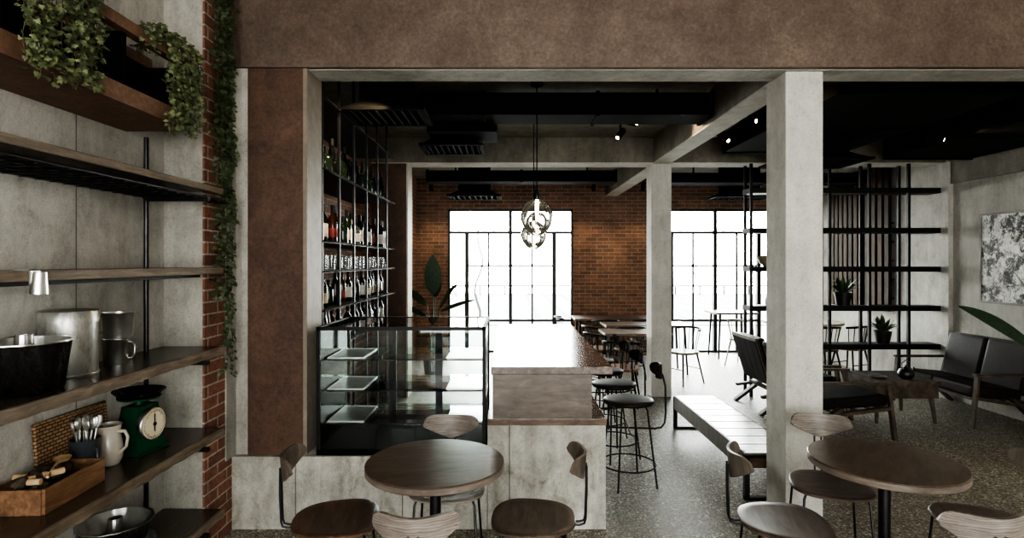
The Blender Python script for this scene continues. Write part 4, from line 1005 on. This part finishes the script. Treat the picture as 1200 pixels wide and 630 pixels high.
MB().lathe([(0, 0), (.11, 0), (.112, .004), (.112, .262), (0, .262)], 48).build('body', M['galv'], can)
MB().lathe([(.1125, .245), (.1155, .245), (.1165, .296), (.113, .3), (.1, .292), (0, .292)], 48).build('lid', M['galv'], can)
MB().tube([(.113*math.cos(k*PI/24), .113*math.sin(k*PI/24), .012) for k in range(48)], .003, 6, closed=True).build('bottom_rim', M['steel_b'], can)
def mug(label, loc, rz):
    t = thing('steel_mug', label, 'mug', loc, rz, 'stacked steel mugs'); t.scale = (.93,)*3
    MB().lathe([(0, 0), (.062, 0), (.064, .004), (.071, .126), (.074, .128), (.074, .131), (.069, .129), (.061, .012), (0, .008)], 36).build('body', M['steel'], t)
    MB().tube([(.064, 0, .11), (.085, 0, .112), (.1, 0, .1), (.1, 0, .05), (.085, 0, .03), (.064, 0, .03)], .005, 7).build('handle', M['steel_b'], t)
mug('lower steel mug of the stacked pair, handle to the right', (-1.875, 2.70, 1.2157), -.2)
mug('upper steel mug of the stacked pair, handle to the left', (-1.875, 2.70, 1.3396), PI+.35)
# wooden crate with its contents
cr = thing('wooden_crate', 'shallow worn wooden crate at the near end of the shelf', 'crate', (-1.866, 2.29, .7462), .06)
hx, hy, hz = .098, .172, .096
MB().box(-hx+.012, hx-.012, -hy+.012, hy-.012, 0, .012).build('bottom', M['cratewood'], cr)
for s_ in (-1, 1):
    MB().box(s_*hx-.006, s_*hx+.006, -hy, hy, 0, hz, .002).build('long_side', M['cratewood'], cr)
    MB().box(-hx+.006, hx-.006, s_*hy-.006, s_*hy+.006, 0, hz, .002).build('end_panel', M['cratewood'], cr)
ck0 = None
for k, (x, y, a) in enumerate(((-1.83, 2.17, .2), (-1.868, 2.185, .9), (-1.85, 2.235, -.3), (-1.91, 2.2, .1), (-1.81, 2.255, 1.0))):
    if ck0 is None:
        ck0 = tag(MB().tube([(-.022, 0, .012), (.022, 0, .012)], .0125, 12).build('cork', M['cork'], None, (x, y, 0.842)), 'pale cork lying on top of the crate contents', 'cork', 'corks in the crate'); ck0.rotation_euler = (0, 0, a)
    else: dup(ck0, (x, y, 0.842+.002*k), a)
pc0 = None
for k in range(22):
    x, y = -1.866+rnd.uniform(-.065, .065), 2.29+rnd.uniform(-.14, .14); z = .785+.032*(k % 3)+ (.02 if y > 2.33 else 0)
    if pc0 is None:
        pc0 = tag(MB().lathe([(0, -.03), (.018, -.026), (.028, -.008), (.022, .01), (.012, .026), (0, .032)], 20, flute=.12, nf=7).build('pine_cone', M['darkcone'], None, (x, y, z)), 'dark brown pine cone heaped in the wooden crate', 'pine cone', 'pine cones in the crate')
    else:
        c = dup(pc0, (x, y, z)); c.rotation_euler = (rnd.uniform(-1.2, 1.2), rnd.uniform(-1.2, 1.2), rnd.random()*6)
br = thing('wooden_spoon', 'pale wooden spoon resting on the crate contents', 'spoon', (-1.885, 2.375, .87), .4)
MB().lathe([(0, -.012), (.022, -.006), (.032, .008), (.028, .008), (.02, -.001), (0, -.006)], 20, sx=1, sy=1.3).build('bowl', M['cork'], br)
MB().tube([(0, -.035, .004), (0, -.1, .0), (.005, -.19, -.01)], [.007, .005, .006], 8).build('handle', M['cork'], br)
# rattan tray
wt = thing('rattan_tray', 'brown woven rattan tray leaning on the wall behind the mug', 'tray', (SW+.033, 2.55, .7462))
wt.scale = (.93,)*3; wt.rotation_euler = (0, -.07, 0)
MB().box(-.006, .006, -.22, .22, 0, .29).build('woven_panel', M['weave'], wt)
MB().tube([(0.004, -.22, .01), (0.004, .22, .01), (0.004, .22, .29), (0.004, -.22, .29)], .01, 8, closed=True).build('rim', M['weave'], wt)
# mug of cutlery
cm = thing('cutlery_mug', 'dark grey enamel mug holding cutlery behind the crate', 'mug', (-1.9, 2.52, .7462), -.4)
cm.scale = (1.16,)*3
MB().lathe([(0, 0), (.045, 0), (.047, .004), (.05, .14), (.052, .143), (.048, .143), (.044, .01), (0, .008)], 28).build('body', M['enamel_d'], cm)
MB().tube([(.047, 0, .115), (.075, 0, .11), (.08, 0, .07), (.07, 0, .04), (.047, 0, .035)], .005, 7).build('handle', M['enamel_d'], cm)
sp0 = None
for k in range(9):
    a = k*2.3; lean = .08+.16*((k*5) % 9)/9
    x, y, z = -1.9+.014*math.cos(a), 2.52+.014*math.sin(a), .762
    if sp0 is None:
        sp0 = thing('cutlery_spoon', 'steel spoon standing handle down in the grey mug', 'spoon', (x, y, z), 0, 'cutlery in the grey mug')
        MB().tube([(0, 0, 0), (0, 0, .1), (0, .004, .16)], [.004, .003, .0035], 6).build('handle', M['steel'], sp0)
        MB().lathe([(0, .155), (.009, .162), (.015, .182), (.012, .202), (0, .212)], 14, sx=1, sy=.3).build('spoon_bowl', M['steel'], sp0)
        sp0.scale = (1.2,)*3; o = sp0
    else: o = dup(sp0, (x, y, z))
    o.rotation_euler = (lean*math.sin(a)*-1, lean*math.cos(a), a)
# pitcher
pt = thing('stoneware_jug', 'cream glazed stoneware jug beside the green scale', 'jug', (-1.9, 2.668, .7462), -.1)
MB().lathe([(0, 0), (.048, 0), (.052, .006), (.06, .03), (.062, .06), (.056, .11), (.049, .145), (.053, .178), (.057, .185), (.053, .186), (.046, .145), (.05, .1), (.05, .03), (0, .012)], 36).build('body', M['ceramic'], pt)
MB().tube([(.05, 0, .155), (.085, 0, .158), (.1, 0, .13), (.092, 0, .085), (.06, 0, .055)], [.009, .008, .007, .007, .008], 8).build('handle', M['ceramic'], pt)
MB().tube([(-.045, 0, .168), (-.066, 0, .186)], [.016, .008], 8).build('spout', M['ceramic'], pt)
# scale
ks = thing('kitchen_scale', 'vintage green kitchen scale with round cream dial', 'scale', (-1.88, 2.86, .7462), -PI/2-.15)
ks.scale = (1.06,)*3
k = MB(); W0, W1_ = .085, .06
k._add([(-W0, -.075, .012), (W0, -.075, .012), (W0, .075, .012), (-W0, .075, .012), (-W0, -.055, .07), (W0, -.055, .07), (W0, .06, .07), (-W0, .06, .07),
        (-W1_, -.04, .22), (W1_, -.04, .22), (W1_, .05, .22), (-W1_, .05, .22)],
       [(3,2,1,0), (0,1,5,4), (1,2,6,5), (2,3,7,6), (3,0,4,7), (4,5,9,8), (5,6,10,9), (6,7,11,10), (7,4,8,11), (8,9,10,11)])
k.box(-.095, .095, -.085, .085, 0, .014, .004); k.build('body', M['enamel_g'], ks)
MB().lathe([(0, .045), (.074, .045), (.078, .05), (.078, .075), (.074, .079), (0, .079)], 40, (0, 0, .13), axis='Y').build('dial_housing', M['steel_b'], ks)
MB().lathe([(0, .0795), (.07, .0795), (.07, .0815), (0, .0815)], 40, (0, 0, .13), axis='Y').build('dial_face', M['dial'], ks); dface = ks.children[-1] if False else bpy.data.objects['dial_face']
m = MB()
for q in range(40):
    a = 2*PI*q/40; r0 = .058 if q % 5 else .052
    m.beam((r0*math.cos(a), .083, .13+r0*math.sin(a)), (.066*math.cos(a), .083, .13+.066*math.sin(a)), .0015, .0015)
m.build('dial_marks', M['matte'], dface)
MB().beam((0, .084, .095), (0, .084, .178), .005, .002).lathe([(0, .083), (.009, .083), (.009, .087), (0, .087)], 14, (0, 0, .13), axis='Y').build('pointer', M['matte'], dface)
MB().lathe([(.02, .22), (.02, .245), (.09, .25), (.092, .258), (0, .258)], 32).build('platform', M['enamel_g'], ks)
MB().lathe([(0, .26), (.08, .26), (.11, .285), (.112, .29), (.106, .288), (.078, .266), (0, .266)], 36).build('pan', M['dark_pan'], ks)
# small chrome spotlight under the eye level shelf
cs = thing('clip_spotlight', 'small chrome spotlight clipped to the eye level shelf', 'spotlight', (SX-.022, 1.951, 1.6702))
MB().box(-.03, .03, -.02, .02, 0, .006).box(.024, .03, -.02, .02, -.05, .006).build('clip', M['steel'], cs)
MB().tube([(.045, 0, -.005), (.042, 0, -.08)], [.021, .027], 16).build('head', M['steel'], cs)

# ------------------------------------------------------------------ camera, world, lights
cam = bpy.data.cameras.new('Camera'); cam.sensor_width = 36; cam.lens = 36*F/1200
cam.shift_x = (600-CX)/1200; cam.shift_y = -(315-CY)/1200; cam.clip_start = .02
co = bpy.data.objects.new('Camera', cam); COL.objects.link(co); co.location = (0, 0, H); co.rotation_euler = (PI/2, 0, 0)
SC.camera = co
w = bpy.data.worlds.new('World'); SC.world = w; w.use_nodes = True
nt = w.node_tree; bg = nt.nodes['Background']
tc = nt.nodes.new('ShaderNodeTexCoord'); sx = nt.nodes.new('ShaderNodeSeparateXYZ'); nt.links.new(tc.outputs['Generated'], sx.inputs[0])
mr = nd(nt, 'ShaderNodeMapRange', {'Value': sx.outputs[1], 'From Min': -.6, 'From Max': .6, 'To Min': 7.5, 'To Max': 23.0})
rp = ramp(nt, sx.outputs[2], [(0.0, (1.0, .985, .94)), (1.0, (.86, .93, .96))])
nt.links.new(rp, bg.inputs[0]); nt.links.new(mr.outputs[0], bg.inputs[1])
def area(name, loc, rot, sx_, sy_, en, col=(1, 1, 1)):
    L = bpy.data.lights.new(name, 'AREA'); L.shape = 'RECTANGLE'; L.size = sx_; L.size_y = sy_; L.energy = en; L.color = col
    o = bpy.data.objects.new(name, L); COL.objects.link(o); o.location = loc; o.rotation_euler = rot; return o
sun = bpy.data.lights.new('sun', 'SUN'); sun.energy = 2.5; sun.angle = .25; sun.color = (1, .97, .92)
so = bpy.data.objects.new('sun', sun); COL.objects.link(so); so.rotation_euler = (math.radians(-50), 0, math.radians(8))
SC.view_settings.view_transform = 'AgX'; SC.view_settings.look = 'AgX - High Contrast'; SC.view_settings.exposure = 0.65
SC.cycles.sample_clamp_indirect = 4.0; SC.cycles.blur_glossy = 0.6; SC.cycles.max_bounces = 10; SC.cycles.transparent_max_bounces = 24; SC.cycles.diffuse_bounces = 5; SC.cycles.use_denoising = True
